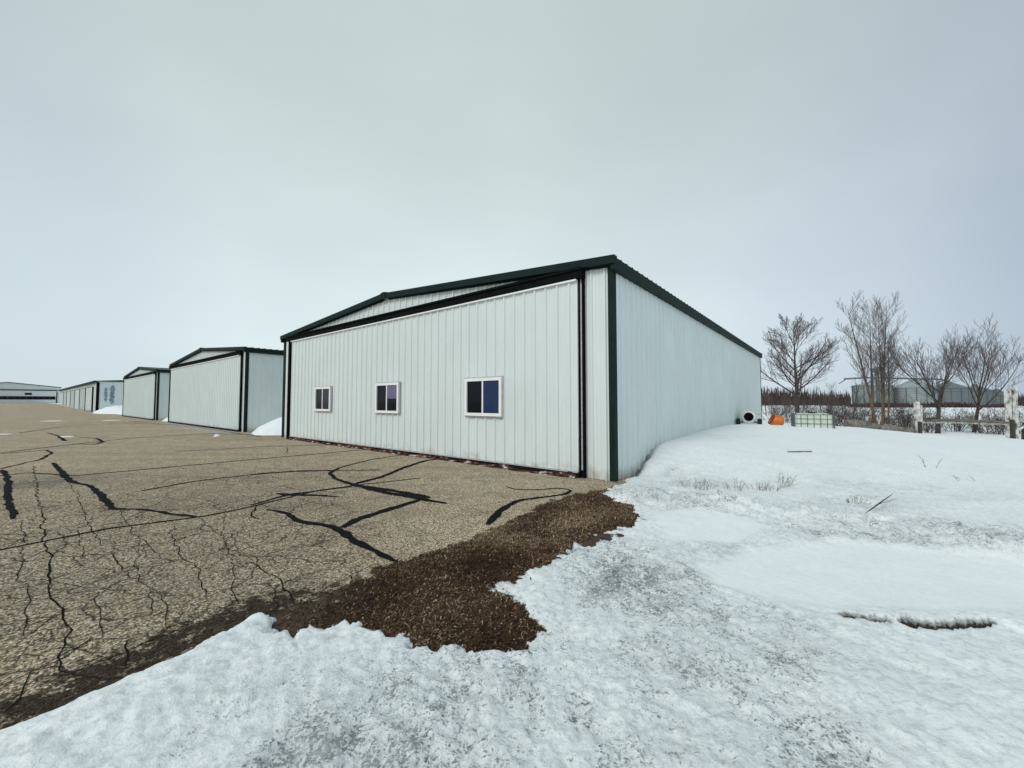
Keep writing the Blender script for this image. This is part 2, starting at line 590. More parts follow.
def _tp(r2):
    return np.where(r2 > 1e-12, r2 * np.log(r2 + 1e-12) * 0.5, 0)


_n = len(ctrl)
_A = np.zeros((_n + 3, _n + 3))
_d2 = (ctrl[:, None, 0] - ctrl[None, :, 0]) ** 2 + (ctrl[:, None, 1] - ctrl[None, :, 1]) ** 2
_A[:_n, :_n] = _tp(_d2) + np.eye(_n) * 0.02
_A[:_n, _n:] = np.c_[np.ones(_n), ctrl[:, :2]]
_A[_n:, :_n] = _A[:_n, _n:].T
_w = np.linalg.solve(_A, np.r_[ctrl[:, 2], 0, 0, 0])


def zbase(X, Y):
    z = _w[_n] + _w[_n + 1] * X + _w[_n + 2] * Y
    for i in range(_n):
        z = z + _w[i] * _tp((X - ctrl[i, 0]) ** 2 + (Y - ctrl[i, 1]) ** 2)
    r = np.hypot(X, Y)
    lx, ly = W2L(X, Y)
    far = -0.35 + 0.08 * fbm(X / 9, Y / 9, 3, 5)
    k = sstep(26, 44, r)
    z = z * (1 - k) + far * k
    z = np.clip(z, -0.5, 0.9)
    # level ground in front of and between the hangars
    kk = sstep(1.0, -3.0, lx - W0) * sstep(-2, 2, ly)
    kl = sstep(6.0, 0.0, lx - W0) * sstep(24, 40, ly)
    z = z * (1 - np.maximum(kk, kl)) + 0.05 * np.maximum(kk, kl)
    back = sstep(2.0, -4.0, Y)
    z = z * (1 - back) + 0.05 * back
    # the big apron and what lies beyond it rises very slightly
    left = sstep(20, -20, X)
    z = z * (1 - left * sstep(60, 80, r)) + left * sstep(60, 80, r) * 0.05
    return z + far_rise(r) * left


# outline of the snow, from the near edge of the apron round to the far side
edge_px = [(-150, 812), (0, 737), (60, 710), (130, 680), (200, 645), (245, 622), (272, 613), (283, 626), (300, 631), (350, 627), (385, 632),
           (420, 641), (455, 647), (490, 649), (510, 645), (525, 638), (521, 625), (507, 611), (492, 600), (466, 593), (476, 585), (503, 583),
           (512, 574), (530, 571), (545, 558), (570, 546), (588, 534), (610, 532), (628, 530), (636, 521), (628, 509), (612, 503),
           (598, 498), (606, 491), (620, 484)]
edge_w = [tuple(G(a, b)) for a, b in edge_px]
d0 = np.array(edge_w[1]) - np.array(edge_w[0])
pre = np.array(edge_w[0]) - d0 / np.linalg.norm(d0) * 60
snow_poly = [tuple(pre)] + edge_w + [tuple(C1 + EY * 0.25), tuple(L2W(W0 - 0.6, 0.35)), tuple(L2W(W0 - 0.8, 1.2)), tuple(L2W(-155, 1.2)), tuple(L2W(-155, 120)), tuple(L2W(-330, 120)),
                                     tuple(L2W(-330, -300)), tuple(L2W(-4000, -300)), tuple(L2W(-4000, 4000)), tuple(L2W(4000, 4000)), tuple(L2W(4000, -4000)), tuple(pre + np.array([-3000., -4000.]))]

basin = [tuple(G(a, b, .02)) for a, b in [(688, 566), (735, 548), (830, 538), (930, 548), (1024, 558), (1300, 590), (1300, 628), (1030, 617), (935, 619), (835, 613), (745, 600), (700, 585)]]
patch2 = [tuple(G(a, b, .03)) for a, b in [(638, 516), (690, 511), (745, 519), (790, 532), (730, 543), (668, 540)]]
lipL = [tuple(G(a, b, .0)) for a, b in [(838, 617), (868, 622), (905, 624), (945, 627), (990, 624)]]
ridge_line = [tuple(G(a, b, .06)) for a, b in [(640, 497), (700, 503), (760, 510), (850, 521), (940, 535), (1024, 550), (1150, 575)]]
thin_ctrl = [(30, 745, 0), (130, 720, 0), (60, 765, .05), (250, 660, .05), (250, 720, .3), (330, 680, .3), (300, 750, .75), (380, 740, .9), (430, 700, .8), (480, 760, .7), (330, 640, .2),
             (480, 665, .7), (560, 620, .7), (600, 560, .7), (640, 640, .85), (640, 740, .8), (760, 660, .7), (850, 700, .5), (950, 700, .3),
             (1020, 660, .25), (800, 760, .55), (1000, 760, .2), (850, 580, 0), (1000, 590, 0), (740, 570, .02), (690, 525, .02), (700, 503, .55), (850, 525, .55),
             (1000, 552, .5), (750, 470, .02), (950, 480, .02), (850, 440, 0), (620, 545, .6), (560, 590, .7), (650, 585, .65), (650, 560, .45), (780, 490, .15), (930, 510, .3), (620, 515, .6), (655, 500, .6), (690, 545, .5), (640, 600, .75), (700, 620, .65), (760, 625, .5), (800, 520, .6), (900, 535, .65), (960, 545, .6), (760, 508, .6), (700, 493, .35), (880, 515, .45), (600, 700, .85), (540, 660, .75), (560, 750, .7), (720, 720, .65), (900, 660, .4), (930, 740, .3), (350, 700, .55), (300, 700, .45), (200, 760, .3), (670, 575, .55)]


def logpolar(X, Y):
    return np.arctan2(X, Y), np.log(np.hypot(X, Y) + 1e-6)


def thin_field(X, Y):
    a, l = logpolar(X, Y)
    num = np.zeros_like(X); den = np.zeros_like(X)
    for px, py, v in thin_ctrl:
        p = G(px, py, .03)
        a0, l0 = math.atan2(p[0], p[1]), math.log(math.hypot(*p))
        w = 1.0 / ((a - a0) ** 2 + (l - l0) ** 2 + 0.002) ** 2.2
        num += w * v; den += w
    return num / den


def snow_height(X, Y):
    """returns z, thin, dark arrays"""
    r = np.hypot(X, Y)
    sd = sdf_poly(X, Y, snow_poly)
    near = sstep(40, 18, r)
    sd = sd + near * (0.09 * fbm(X * 2.2, Y * 2.2, 4, 11, .6) + 0.16 * fbm(X * 8, Y * 8, 4, 12, .7) * sstep(-2.0, -1.4, X) + 0.03 * fbm(X * 9, Y * 9, 3, 13, .6))
    zb = zbase(X, Y)
    bs = sstep(0.0, 0.20, sdf_poly(X, Y, basin) + 0.12 * fbm(X * 1.7, Y * 1.7, 3, 61) * near)
    p2 = sstep(0.0, 0.16, sdf_poly(X, Y, patch2) + 0.15 * fbm(X * 2, Y * 2, 3, 62) * near)
    smooth = np.maximum(bs, p2)
    thin = np.clip(thin_field(X, Y) + 0.55 * fbm(X * 1.1, Y * 1.1, 4, 31) * near, 0, 1)
    thin = np.where(r < 14, thin, thin * sstep(22, 12, r))
    thin = thin * (1 - 0.95 * smooth)
    thin = thin * (1 - sstep(14, 9, r) * 0)
    # crusty lumps: chunky snow standing proud of melted hollows
    c1 = fbm(X * 5.5, Y * 5.5, 4, 21, .62)
    c2 = fbm(X * 17, Y * 17, 3, 22, .6)
    nearf = sstep(24, 7, r)
    z = zb + nearf * thin * ((0.038 + 0.03 * sstep(3, 6, r)) * c1 + 0.030 * c2 + 0.004)
    # gentle smooth undulation and wind ripples everywhere else
    u = X * 0.75 + Y * 0.66; v = -X * 0.66 + Y * 0.75
    z += (1 - thin) * (1 - 0.9 * smooth) * nearf * (0.014 * fbm(u * 1.0, v * 3.6, 4, 41, .6) + (0.009 + 0.012 * sstep(6, 3.5, r)) * fbm(X * 11, Y * 11, 4, 42, .68))
    z += 0.035 * fbm(X / 2.6, Y / 2.6, 3, 43) * sstep(3, 9, r) * (1 - 0.85 * smooth)
    z += smooth * (0.004 * fbm(X * 9, Y * 9, 4, 44, .65) + 0.006 * fbm(X * 1.5, Y * 1.5, 3, 45))
    # basin is a shallow pan with a small lip at the near side
    z -= 0.03 * bs
    # old plough ridge
    dr = dist_line(X, Y, ridge_line)
    rg = np.exp(-(dr / 0.42) ** 2) * near
    z += rg * (0.045 + 0.15 * np.abs(fbm(X * 3.3, Y * 3.3, 4, 51, .65)) + 0.05 * c2)
    # shovelled streaks in the bank along the tarmac
    bank = np.exp(-((sd - 0.45) / 0.4) ** 2) * sstep(-0.6, -1.6, X) * sstep(5.5, 4.2, Y)
    su = X * 0.86 + Y * 0.5; sv = -X * 0.5 + Y * 0.86
    z += bank * (0.045 + 0.06 * fbm(su * 1.6, sv * 8, 5, 53, .68))
    # crevice under the lip of the basin
    dl = dist_line(X, Y, lipL) + 0.05 * fbm(X * 7, Y * 7, 3, 54)
    ln = fbm(X * 3.1 + 3, Y * 3.1, 2, 55)
    LA = np.array([math.atan2(p[0], p[1]) for p in lipL]); LR = np.array([math.hypot(*p) for p in lipL])
    rl = np.interp(np.arctan2(X, Y), LA, LR) + 0.03 * fbm(X * 6, Y * 6, 3, 60)
    inside = sstep(LA[0] - 0.10, LA[0] + 0.06, np.arctan2(X, Y)) * sstep(LA[-1] + 0.22, LA[-1] + 0.02, np.arctan2(X, Y))
    # snow pan ends in a broken step; the ground before it lies lower
    up = sstep(-0.015, 0.02, r - rl) * np.exp(-np.clip(r - rl, 0, 9) / 0.5)
    z += inside * 0.03 * up
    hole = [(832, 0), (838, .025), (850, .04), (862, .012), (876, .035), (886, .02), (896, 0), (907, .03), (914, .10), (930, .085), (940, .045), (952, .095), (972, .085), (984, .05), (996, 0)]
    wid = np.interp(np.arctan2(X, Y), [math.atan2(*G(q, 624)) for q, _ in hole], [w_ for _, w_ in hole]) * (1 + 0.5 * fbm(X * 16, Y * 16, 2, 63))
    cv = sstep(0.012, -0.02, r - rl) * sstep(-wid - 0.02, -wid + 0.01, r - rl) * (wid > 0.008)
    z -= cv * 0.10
    dark = np.clip(cv * 1.8, 0, 1.5)  # shade inside the recess, painted dark into the snow
    lx, ly = W2L(X, Y)
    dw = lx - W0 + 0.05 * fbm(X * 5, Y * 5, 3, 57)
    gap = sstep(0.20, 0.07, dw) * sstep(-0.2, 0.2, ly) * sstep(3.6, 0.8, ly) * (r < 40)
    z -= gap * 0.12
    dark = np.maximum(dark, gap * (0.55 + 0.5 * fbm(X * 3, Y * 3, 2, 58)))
    # snow thins out to nothing along its edge
    T = 0.02 + 0.03 * fbm(X * 1.3, Y * 1.3, 2, 56)
    w = np.clip(sd / (0.13 + 0.08 * fbm(X * 2, Y * 2, 2, 59)), 0, 1)
    prof = np.sqrt(1 - (1 - w) ** 2)
    lowz = -0.15 + far_rise(r) * sstep(20, -20, X)
    edge = sstep(0.9, 0.1, sd) * near
    z = np.where(sd > 0, lowz * (1 - prof) + (z + edge * T * 0.6) * prof, lowz)
    rough = (1 - 0.72 * smooth) * (0.25 + 0.75 * sstep(16, 5, r)) * sstep(40, 18, r)
    return z, thin, dark, sd, rough


# small weeds along the foot of the wall are dark
def build_ground():
    rads = [0.35]
    while rads[-1] < 6500:
        r = rads[-1]
        if r < 1.2: k = 1.04
        elif r < 10: k = 1.0072
        elif r < 26: k = 1.010
        elif r < 60: k = 1.02
        else: k = 1.08
        rads.append(r * k)
    fine = np.arange(-62, 62.001, 0.34)
    rest = np.arange(65, 297.5, 3.0)
    ang = np.radians(np.concatenate([fine, rest]))
    rads = np.array(rads)
    nr, na = len(rads), len(ang)
    A, Rr = np.meshgrid(ang, rads)
    X = (Rr * np.sin(A)).ravel(); Y = (Rr * np.cos(A)).ravel()
    z, thin, dark, sd, rough = snow_height(X, Y)
    co = np.c_[X, Y, z].astype(np.float32)
    co = np.vstack([co, [[0, 0, 0.05]]]).astype(np.float32)
    i = np.arange(nr - 1)[:, None] * na
    j = np.arange(na)[None, :]
    j2 = (j + 1) % na
    quads = np.stack([i + j, i + j2, i + na + j2, i + na + j], -1).reshape(-1, 4)
    # outward increasing radius and clockwise angle: flip for upward normals
    quads = quads[:, ::-1]
    nq = len(quads)
    tri = np.stack([np.full(na, nr * na), (np.arange(na) + 1) % na, np.arange(na)], -1)[:, ::-1]
    tri = tri[:, ::-1]
    me = bpy.data.meshes.new('snow_ground')
    me.vertices.add(len(co))
    me.vertices.foreach_set('co', co.ravel())
    loops = np.concatenate([quads.ravel(), tri.ravel()]).astype(np.int32)
    me.loops.add(len(loops))
    me.loops.foreach_set('vertex_index', loops)
    me.polygons.add(nq + len(tri))
    starts = np.concatenate([np.arange(nq) * 4, nq * 4 + np.arange(len(tri)) * 3]).astype(np.int32)
    me.polygons.foreach_set('loop_start', starts)
    me.update(calc_edges=True)
    me.validate()
    me.polygons.foreach_set('use_smooth', np.ones(len(me.polygons), bool))
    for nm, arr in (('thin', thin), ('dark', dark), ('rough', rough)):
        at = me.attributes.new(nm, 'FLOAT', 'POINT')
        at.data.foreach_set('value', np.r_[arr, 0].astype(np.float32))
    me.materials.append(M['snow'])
    o = bpy.data.objects.new('snow_ground', me)
    COL.objects.link(o)
    tag(o, 'white snow covered ground, crusted and grey in the foreground, drifted against the hangar wall', 'snow', kind='structure')


build_ground()


def ground_z(x, y):
    z, _, _, _, _ = snow_height(np.array([float(x)]), np.array([float(y)]))
    return float(z[0])


# ------------------------------------------------------------------ tarmac
def build_tarmac():
    xs = sorted(set(list(np.linspace(-335, -60, 56)) + list(np.linspace(-60, -14, 30)) + list(np.arange(-14, W0 + 1.5, 0.35))))
    ys = sorted(set(list(np.linspace(-290, -60, 30)) + list(np.linspace(-60, -20, 20)) + list(np.arange(-20, 0.41, 0.35)) + [0.5]))
    Xl, Yl = np.meshgrid(np.array(xs), np.array(ys))
    P = C0[None, :] + Xl.ravel()[:, None] * EX[None, :] + Yl.ravel()[:, None] * EY[None, :]
    X, Y = P[:, 0], P[:, 1]
    r = np.hypot(X, Y)
    z = far_rise(r) * sstep(20, -20, X)
    sd = sdf_poly(X, Y, snow_poly)
    damp = sstep(-0.95, -0.05, sd) * sstep(8, 5, r)
    dwall = np.abs(Yl.ravel())
    damp = np.maximum(damp, 0.55 * sstep(0.5, 0.05, dwall) * (Xl.ravel() > -0.2))
    # worn, cracked part of the apron near the camera on the left
    a, l = logpolar(X, Y)
    cracky = np.clip(sstep(R(-5), R(-30), a) * sstep(16, 7, r), 0, 1)
    nx, ny = len(xs), len(ys)
    faces = [(j * nx + i, j * nx + i + 1, (j + 1) * nx + i + 1, (j + 1) * nx + i) for j in range(ny - 1) for i in range(nx - 1)]
    me = bpy.data.meshes.new('tarmac')
    me.from_pydata(np.c_[X, Y, z].tolist(), [], faces)
    wq = G(40, 482)
    wet_or_shade = np.exp(-(((X - wq[0]) / 0.9) ** 2 + ((Y - wq[1]) / 0.75) ** 2))
    for nm, arr in (('damp', damp), ('cracky', cracky), ('wet_or_shade', wet_or_shade)):
        at = me.attributes.new(nm, 'FLOAT', 'POINT')
        at.data.foreach_set('value', arr.astype(np.float32))
    me.materials.append(M['tarmac'])
    o = bpy.data.objects.new('tarmac', me)
    COL.objects.link(o)
    tag(o, 'cracked tan chip seal apron in front of the hangar row', 'tarmac', kind='structure')
    return o


tarmac = build_tarmac()


def strip(mb, pts, widths, z=0.004, jit=0.02, step=0.12, taper=True, seed=1, crown=0.0):
    """a flat irregular ribbon along ground points"""
    rr = random.Random(seed)
    P = [np.array(p) for p in pts]
    fine = []
    if not hasattr(widths, '__len__'): widths = [widths] * len(P)
    for i in range(len(P) - 1):
        Ln = np.linalg.norm(P[i + 1] - P[i])
        n = max(2, int(Ln / step))
        n = min(n, 160)
        for k in range(n):
            t = k / n
            fine.append((P[i] * (1 - t) + P[i + 1] * t, widths[i] * (1 - t) + widths[i + 1] * t))
    fine.append((P[-1], widths[-1]))
    # smooth the corners, then add wander
    c = np.array([p for p, _ in fine]); w = np.array([q for _, q in fine])
    for _ in range(2):
        c[1:-1] = (c[:-2] + 2 * c[1:-1] + c[2:]) / 4
    o = rr.random() * 100
    s = np.arange(len(c)) * step
    nx = vnoise(s * 3.1 + o, s * 0 + o, 3) + 0.7 * vnoise(s * 9 + o, s * 0 + 3 * o, 4) + 0.5 * vnoise(s * 1.1 + o, s * 0 - o, 8)
    d = np.gradient(c, axis=0)
    d /= np.linalg.norm(d, axis=1)[:, None] + 1e-9
    nrm = np.c_[-d[:, 1], d[:, 0]]
    c = c + nrm * (nx * jit)[:, None]
    wv = w * (1 + (0.35 if crown else 0.7) * vnoise(s * 5 + o, s * 0 + 7, 5) + 0.5 * vnoise(s * 17 + o, s * 0 + 9, 6))
    if taper:
        n = len(c)
        e = np.minimum(np.arange(n), np.arange(n)[::-1]) / max(3, min(8, n / 4))
        wv = wv * np.clip((0.6 if crown else 0.25) + e, 0, 1)
    rr_ = np.hypot(c[:, 0], c[:, 1])
    zz = z + far_rise(rr_)
    a = c + nrm * (wv / 2)[:, None]; b = c - nrm * (wv / 2)[:, None]
    n = len(c)
    vs = [(a[i, 0], a[i, 1], zz[i]) for i in range(n)] + [(b[i, 0], b[i, 1], zz[i]) for i in range(n)]
    fs = [(i, i + n, i + n + 1, i + 1) for i in range(n - 1)]
    if crown:
        q = c + nrm * (wv * 0.1 * vnoise(s * 4, s * 0 + o, 9))[:, None]
        vs += [(q[i, 0], q[i, 1], zz[i] + crown) for i in range(n)]
        fs = [(i, i + 2 * n, i + 2 * n + 1, i + 1) for i in range(n - 1)] + [(i + 2 * n, i + n, i + n + 1, i + 2 * n + 1) for i in range(n - 1)]
    fs = [f[::-1] for f in fs]
    mb.add(vs, fs)


seals = [
    ([(53, 463), (62, 472), (71, 482), (91, 486), (102, 496), (113, 509), (133, 509), (155, 511), (175, 515)], [.10, .15, .16, .10, .14, .12, .07, .08, .10]),
    ([(0, 469), (25, 463), (40, 460), (52, 453), (46, 450), (22, 452), (0, 454)], .05),
    ([(3, 470), (9, 482), (7, 495), (13, 519)], [.12, .13, .12, .08]),
    ([(-60, 560), (0, 550), (55, 539), (111, 528), (199, 517), (257, 506), (310, 492), (350, 486), (420, 478)], .035),
    ([(73, 476), (155, 468.5), (260, 459), (350, 451), (400, 447)], .05),
    ([(142, 491), (190, 482), (265, 473), (328, 470.5), (380, 470)], .045),
    ([(73, 444), (95, 444.5), (103, 442), (97, 438.5), (80, 437.5)], [.10, .14, .16, .14, .06]),
    ([(0, 453), (60, 446), (133, 438), (212, 433.5), (243, 435)], .05),
    ([(266, 510), (289, 514), (301, 522), (328, 526), (344, 532), (355, 542), (383, 555), (400, 564)], [.06, .11, .11, .11, .15, .12, .12, .06]),
    ([(342, 528), (355, 520), (390, 509), (418, 500.5)], .085),
    ([(409, 454), (370, 460), (342, 467), (330, 473), (334, 479), (352, 484), (387, 493), (426, 500), (447, 503.5)], [.05, .06, .08, .12, .11, .16, .22, .22, .10]),
    ([(449, 457.6), (424, 461), (406, 467), (379, 478), (353.5, 484.5)], .08),
    ([(352, 485), (395, 491), (430, 498)], .09),
    ([(250, 505.6), (273, 498.6), (289, 494.7), (351.6, 487)], [.05, .06, .10, .05]),
    ([(276, 494), (289, 495), (303, 495), (340, 497)], [.10, .24, .12, .04]),
    ([(506, 487), (516, 490), (540, 490), (560, 488.5), (572, 490.5), (566, 494.5), (540, 498), (519, 500.5), (500, 511), (487, 525)], [.03, .03, .045, .06, .07, .09, .10, .12, .16, .16]),
    ([(20, 433), (60, 427), (120, 423), (180, 425)], .05),
    ([(175, 452), (260, 447), (330, 445)], .03),
    ([(65, 441), (58, 436), (48, 433)], [.2, .12, .06]),
    ([(-20, 478), (30, 473), (73, 476)], .03),
    ([(175, 515), (199, 517)], .04),
    ([(418, 500.5), (426, 499)], .07),
    ([(250, 475), (300, 471), (332, 471)], .045),
    ([(130, 421), (200, 428), (262, 437)], .04),
]
cracks = [
    ([(33, 466), (36, 484), (42, 515), (46, 550), (52, 566), (46, 581), (57, 612), (69, 626), (63, 644), (56, 662), (66, 674)], .022),
    ([(70, 476), (73, 488), (84, 510), (95, 533), (101, 545)], .014),
    ([(78, 530), (86, 555), (92, 560)], .012),
    ([(118, 508), (130, 530), (150, 545), (160, 560)], .010),
    ([(178, 524), (170, 533), (179, 553), (199, 572), (206, 590), (208, 600)], .014),
    ([(250, 561), (273, 577), (284, 588), (295, 602)], .016),
    ([(110, 552), (120, 566), (128, 579), (155, 579)], .013),
    ([(0, 626), (26, 620), (57, 618)], .016),
    ([(128, 640), (129, 652), (128, 668)], .018),
    ([(0, 588), (20, 583), (46, 581), (90, 590), (150, 582)], .008),
    ([(66, 674), (95, 662), (128, 652), (175, 632), (205, 612)], .010),
    ([(0, 690), (30, 672), (56, 662), (90, 640), (130, 640)], .010),
    ([(57, 612), (110, 606), (160, 592), (200, 573)], .007),
    ([(199, 517), (215, 532), (262, 552), (330, 545)], .007),
    ([(330, 527), (322, 545), (345, 560), (330, 575)], .007),
    ([(250, 559), (235, 545), (238, 530), (262, 520), (266, 510)], .006),
    ([(295, 602), (330, 585), (372, 565), (400, 564)], .007),
    ([(0, 655), (24, 640), (57, 612)], .009),
    ([(447, 503), (470, 506), (480, 512), (500, 511)], .012),
    ([(286, 447), (288, 451), (287, 454)], .03),
    ([(0, 505), (30, 500), (60, 503), (95, 497), (140, 500)], .012),
    ([(20, 520), (25, 545), (18, 575), (28, 600), (24, 640)], .010),
    ([(0, 570), (46, 550), (92, 556), (130, 548), (175, 540)], .008),
    ([(135, 545), (140, 570), (150, 590), (148, 620)], .009),
    ([(95, 590), (102, 612), (98, 640)], .008),
    ([(0, 610), (26, 600), (57, 596), (96, 590)], .008),
    ([(225, 515), (222, 535), (236, 560), (230, 590), (240, 610)], .009),
    ([(208, 600), (245, 585), (280, 586)], .008),
    ([(150, 582), (168, 605), (165, 630)], .008),
    ([(0, 720), (22, 700), (30, 672)], .012),
    ([(20, 660), (57, 650), (90, 655)], .009),
    ([(257, 506), (253, 515), (258, 520)], .03),
]
mb = MB()
for i, (pp, w) in enumerate(seals):
    strip(mb, [G(*p) for p in pp], [q * 0.8 if q < 0.1 else 0.03 + q * 0.5 for q in w] if hasattr(w, '__len__') else w * 1.5, 0.003 + 0.0004 * i, 0.035, step=0.07, seed=i, crown=0.006)
mb.build('tar_sealing', M['seal'], tarmac)
mb = MB()
for i, (pp, w) in enumerate(cracks):
    strip(mb, [G(*p) for p in pp], w * 0.6, 0.0026 + 0.00008 * i, 0.05, step=0.03, seed=50 + i)
mb.build('open_crack', M['crack'], tarmac)

# ------------------------------------------------------------------ verge of soil and matted dead grass
verge_px = [(205, 652), (240, 622), (262, 606), (290, 596), (330, 577), (400, 560), (440, 549), (480, 532), (520, 514),
            (556, 498), (600, 489), (640, 485), (660, 520), (640, 545), (590, 560), (545, 600), (560, 640), (530, 665), (400, 665), (300, 650), (250, 645)]
verge = [tuple(G(a, b)) for a, b in verge_px]


def build_verge():
    P = np.array(verge)
    x0, y0 = P.min(0) - 0.2; x1, y1 = P.max(0) + 0.2
    st = 0.03
    xs = np.arange(x0, x1, st); ys = np.arange(y0, y1, st)
    X, Y = np.meshgrid(xs, ys)
    X = X.ravel(); Y = Y.ravel()
    sd = sdf_poly(X, Y, verge)
    tip = sstep(-1.6, -1.0, X)            # the strip along the bank on the left is thinner and more broken
    z = -0.016 + 0.05 * sstep(-0.12, 0.35, sd) * (0.45 + 0.55 * tip) + (0.022 + 0.02 * (1 - tip)) * fbm(X * 6, Y * 6, 4, 71, .65) + 0.006 * fbm(X * 25, Y * 25, 2, 72)
    z = np.where(sd < -0.2, -0.05, z)
    nx, ny = len(xs), len(ys)
    idx = np.arange(nx * ny).reshape(ny, nx)
    f = np.stack([idx[:-1, :-1], idx[:-1, 1:], idx[1:, 1:], idx[1:, :-1]], -1).reshape(-1, 4)
    keep = (sd[f] > -0.22).any(1) & (z[f] > -0.02).any(1)
    f = f[keep]
    used = np.unique(f)
    remap = -np.ones(nx * ny, int); remap[used] = np.arange(len(used))
    me = bpy.data.meshes.new('soil_verge')
    me.from_pydata(np.c_[X, Y, z][used].tolist(), [], remap[f].tolist())
    me.polygons.foreach_set('use_smooth', np.ones(len(me.polygons), bool))
    me.materials.append(M['soil'])
    o = bpy.data.objects.new('soil_verge', me)
    COL.objects.link(o)
    tag(o, 'strip of bare brown soil between the apron and the snow', 'soil', kind='structure')
    # matted blades
    rr = np.random.RandomState(3)
    N = 80000
    cand = rr.randint(0, len(X), 900000)
    ok = (z[cand] > 0.004) & (sd[cand] > 0.0)
    cand = cand[ok]
    sdsn = sdf_poly(X[cand], Y[cand], snow_poly)
    cand = cand[(sdsn < 0.12)]
    tp = tip[cand]
    cand = cand[(rr.rand(len(cand)) < 0.12 + 0.88 * tp)][:N]
    n = len(cand)
    bx = X[cand] + rr.uniform(-.02, .02, n); by = Y[cand] + rr.uniform(-.02, .02, n); bz = z[cand] + 0.002
    a = rr.uniform(0, 2 * np.pi, n)
    a = np.where(rr.rand(n) < .5, rr.normal(0.9, 0.6, n), a)
    ln = rr.uniform(.025, .085, n)
    lit = rr.rand(n) < .55
    ln = np.where(lit, rr.uniform(.008, .026, n), ln)
    wd = np.where(lit, rr.uniform(.003, .007, n), rr.uniform(.0012, .0032, n))
    lift = rr.uniform(.0, .012, n) + (rr.rand(n) < .03) * rr.uniform(0, .03, n)
    dx, dy = np.cos(a), np.sin(a)
    px_, py_ = -dy, dx
    p0 = np.c_[bx, by, bz]
    mid = np.c_[bx + dx * ln * .5, by + dy * ln * .5, bz + lift]
    end = np.c_[bx + dx * ln, by + dy * ln, bz + lift * rr.uniform(.2, 1, n)]
    off = np.c_[px_ * wd, py_ * wd, np.zeros(n)]
    V = np.stack([p0 - off, p0 + off, mid - off, mid + off, end], 1).reshape(-1, 3)
    b = np.arange(n)[:, None] * 5
    q = (b + np.array([[0, 1, 3, 2]])).tolist()
    t = (b + np.array([[2, 3, 4]])).tolist()
    me = bpy.data.meshes.new('dead_grass')
    me.from_pydata(V.tolist(), [], q + t)
    tint = np.clip(rr.normal(.34, .25, n) + (rr.rand(n) < .07) * .5 + 0.5 * fbm(bx * 1.4, by * 1.4, 2, 77) + 0.34 * sstep(3.9, 5.6, by), 0, 1)
    at = me.attributes.new('tint', 'FLOAT', 'POINT')
    at.data.foreach_set('value', np.repeat(tint, 5).astype(np.float32))
    me.materials.append(M['grass'])
    o = bpy.data.objects.new('dead_grass', me)
    COL.objects.link(o)
    tag(o, 'matted brown dead grass where the snow has melted', 'grass', kind='stuff')


build_verge()


# ------------------------------------------------------------------ hangars
def rib_profile(length, pitch=0.305, h=0.036, base=0.072, top=0.036, minor=True):
    """(s, offset) pairs along a ribbed sheet"""
    out = [(0.0, 0.0)]
    n = int(length / pitch) + 1
    for i in range(n + 1):
        c = i * pitch + 0.08
        pts = [(c - base / 2, 0), (c - top / 2, h), (c + top / 2, h), (c + base / 2, 0)]
        if minor:
            for k in (1, 2):
                q = c + pitch * k / 3
                pts += [(q - 0.022, 0), (q, 0.010), (q + 0.022, 0)]
        for p in pts:
            if 0.001 < p[0] < length - 0.001: out.append(p)
    out.append((length, 0.0))
    return out


def ribbed(mb, axis, a0, length, pos, outward, zb, zt, **kw):
    """vertical ribbed sheet along local x or y; outward = +1/-1 on the other axis"""
    prof = rib_profile(length, **kw)
    vs = []
    for s, o in prof:
        q = pos + outward * o
        zz0 = zb(s) if callable(zb) else zb
        zz1 = zt(s) if callable(zt) else zt
        for z in (zz0, zz1):
            vs.append((a0 + s, q, z) if axis == 'x' else (q, a0 + s, z))
    fs = []
    for i in range(len(prof) - 1):
        f = (2 * i, 2 * i + 2, 2 * i + 3, 2 * i + 1)
        flip = (axis == 'x' and outward > 0) or (axis == 'y' and outward < 0)
        fs.append(f[::-1] if flip else f)
    mb.add(vs, fs)


def slope_bar(mb, x0, z0, x1, z1, y0, y1, dz):
    """a bar following a sloping line in the xz plane, dz tall, from y0 to y1"""
    mb.prism([(x0, z0 - dz), (x1, z1 - dz), (x1, z1), (x0, z0)], 'y', y0, y1)


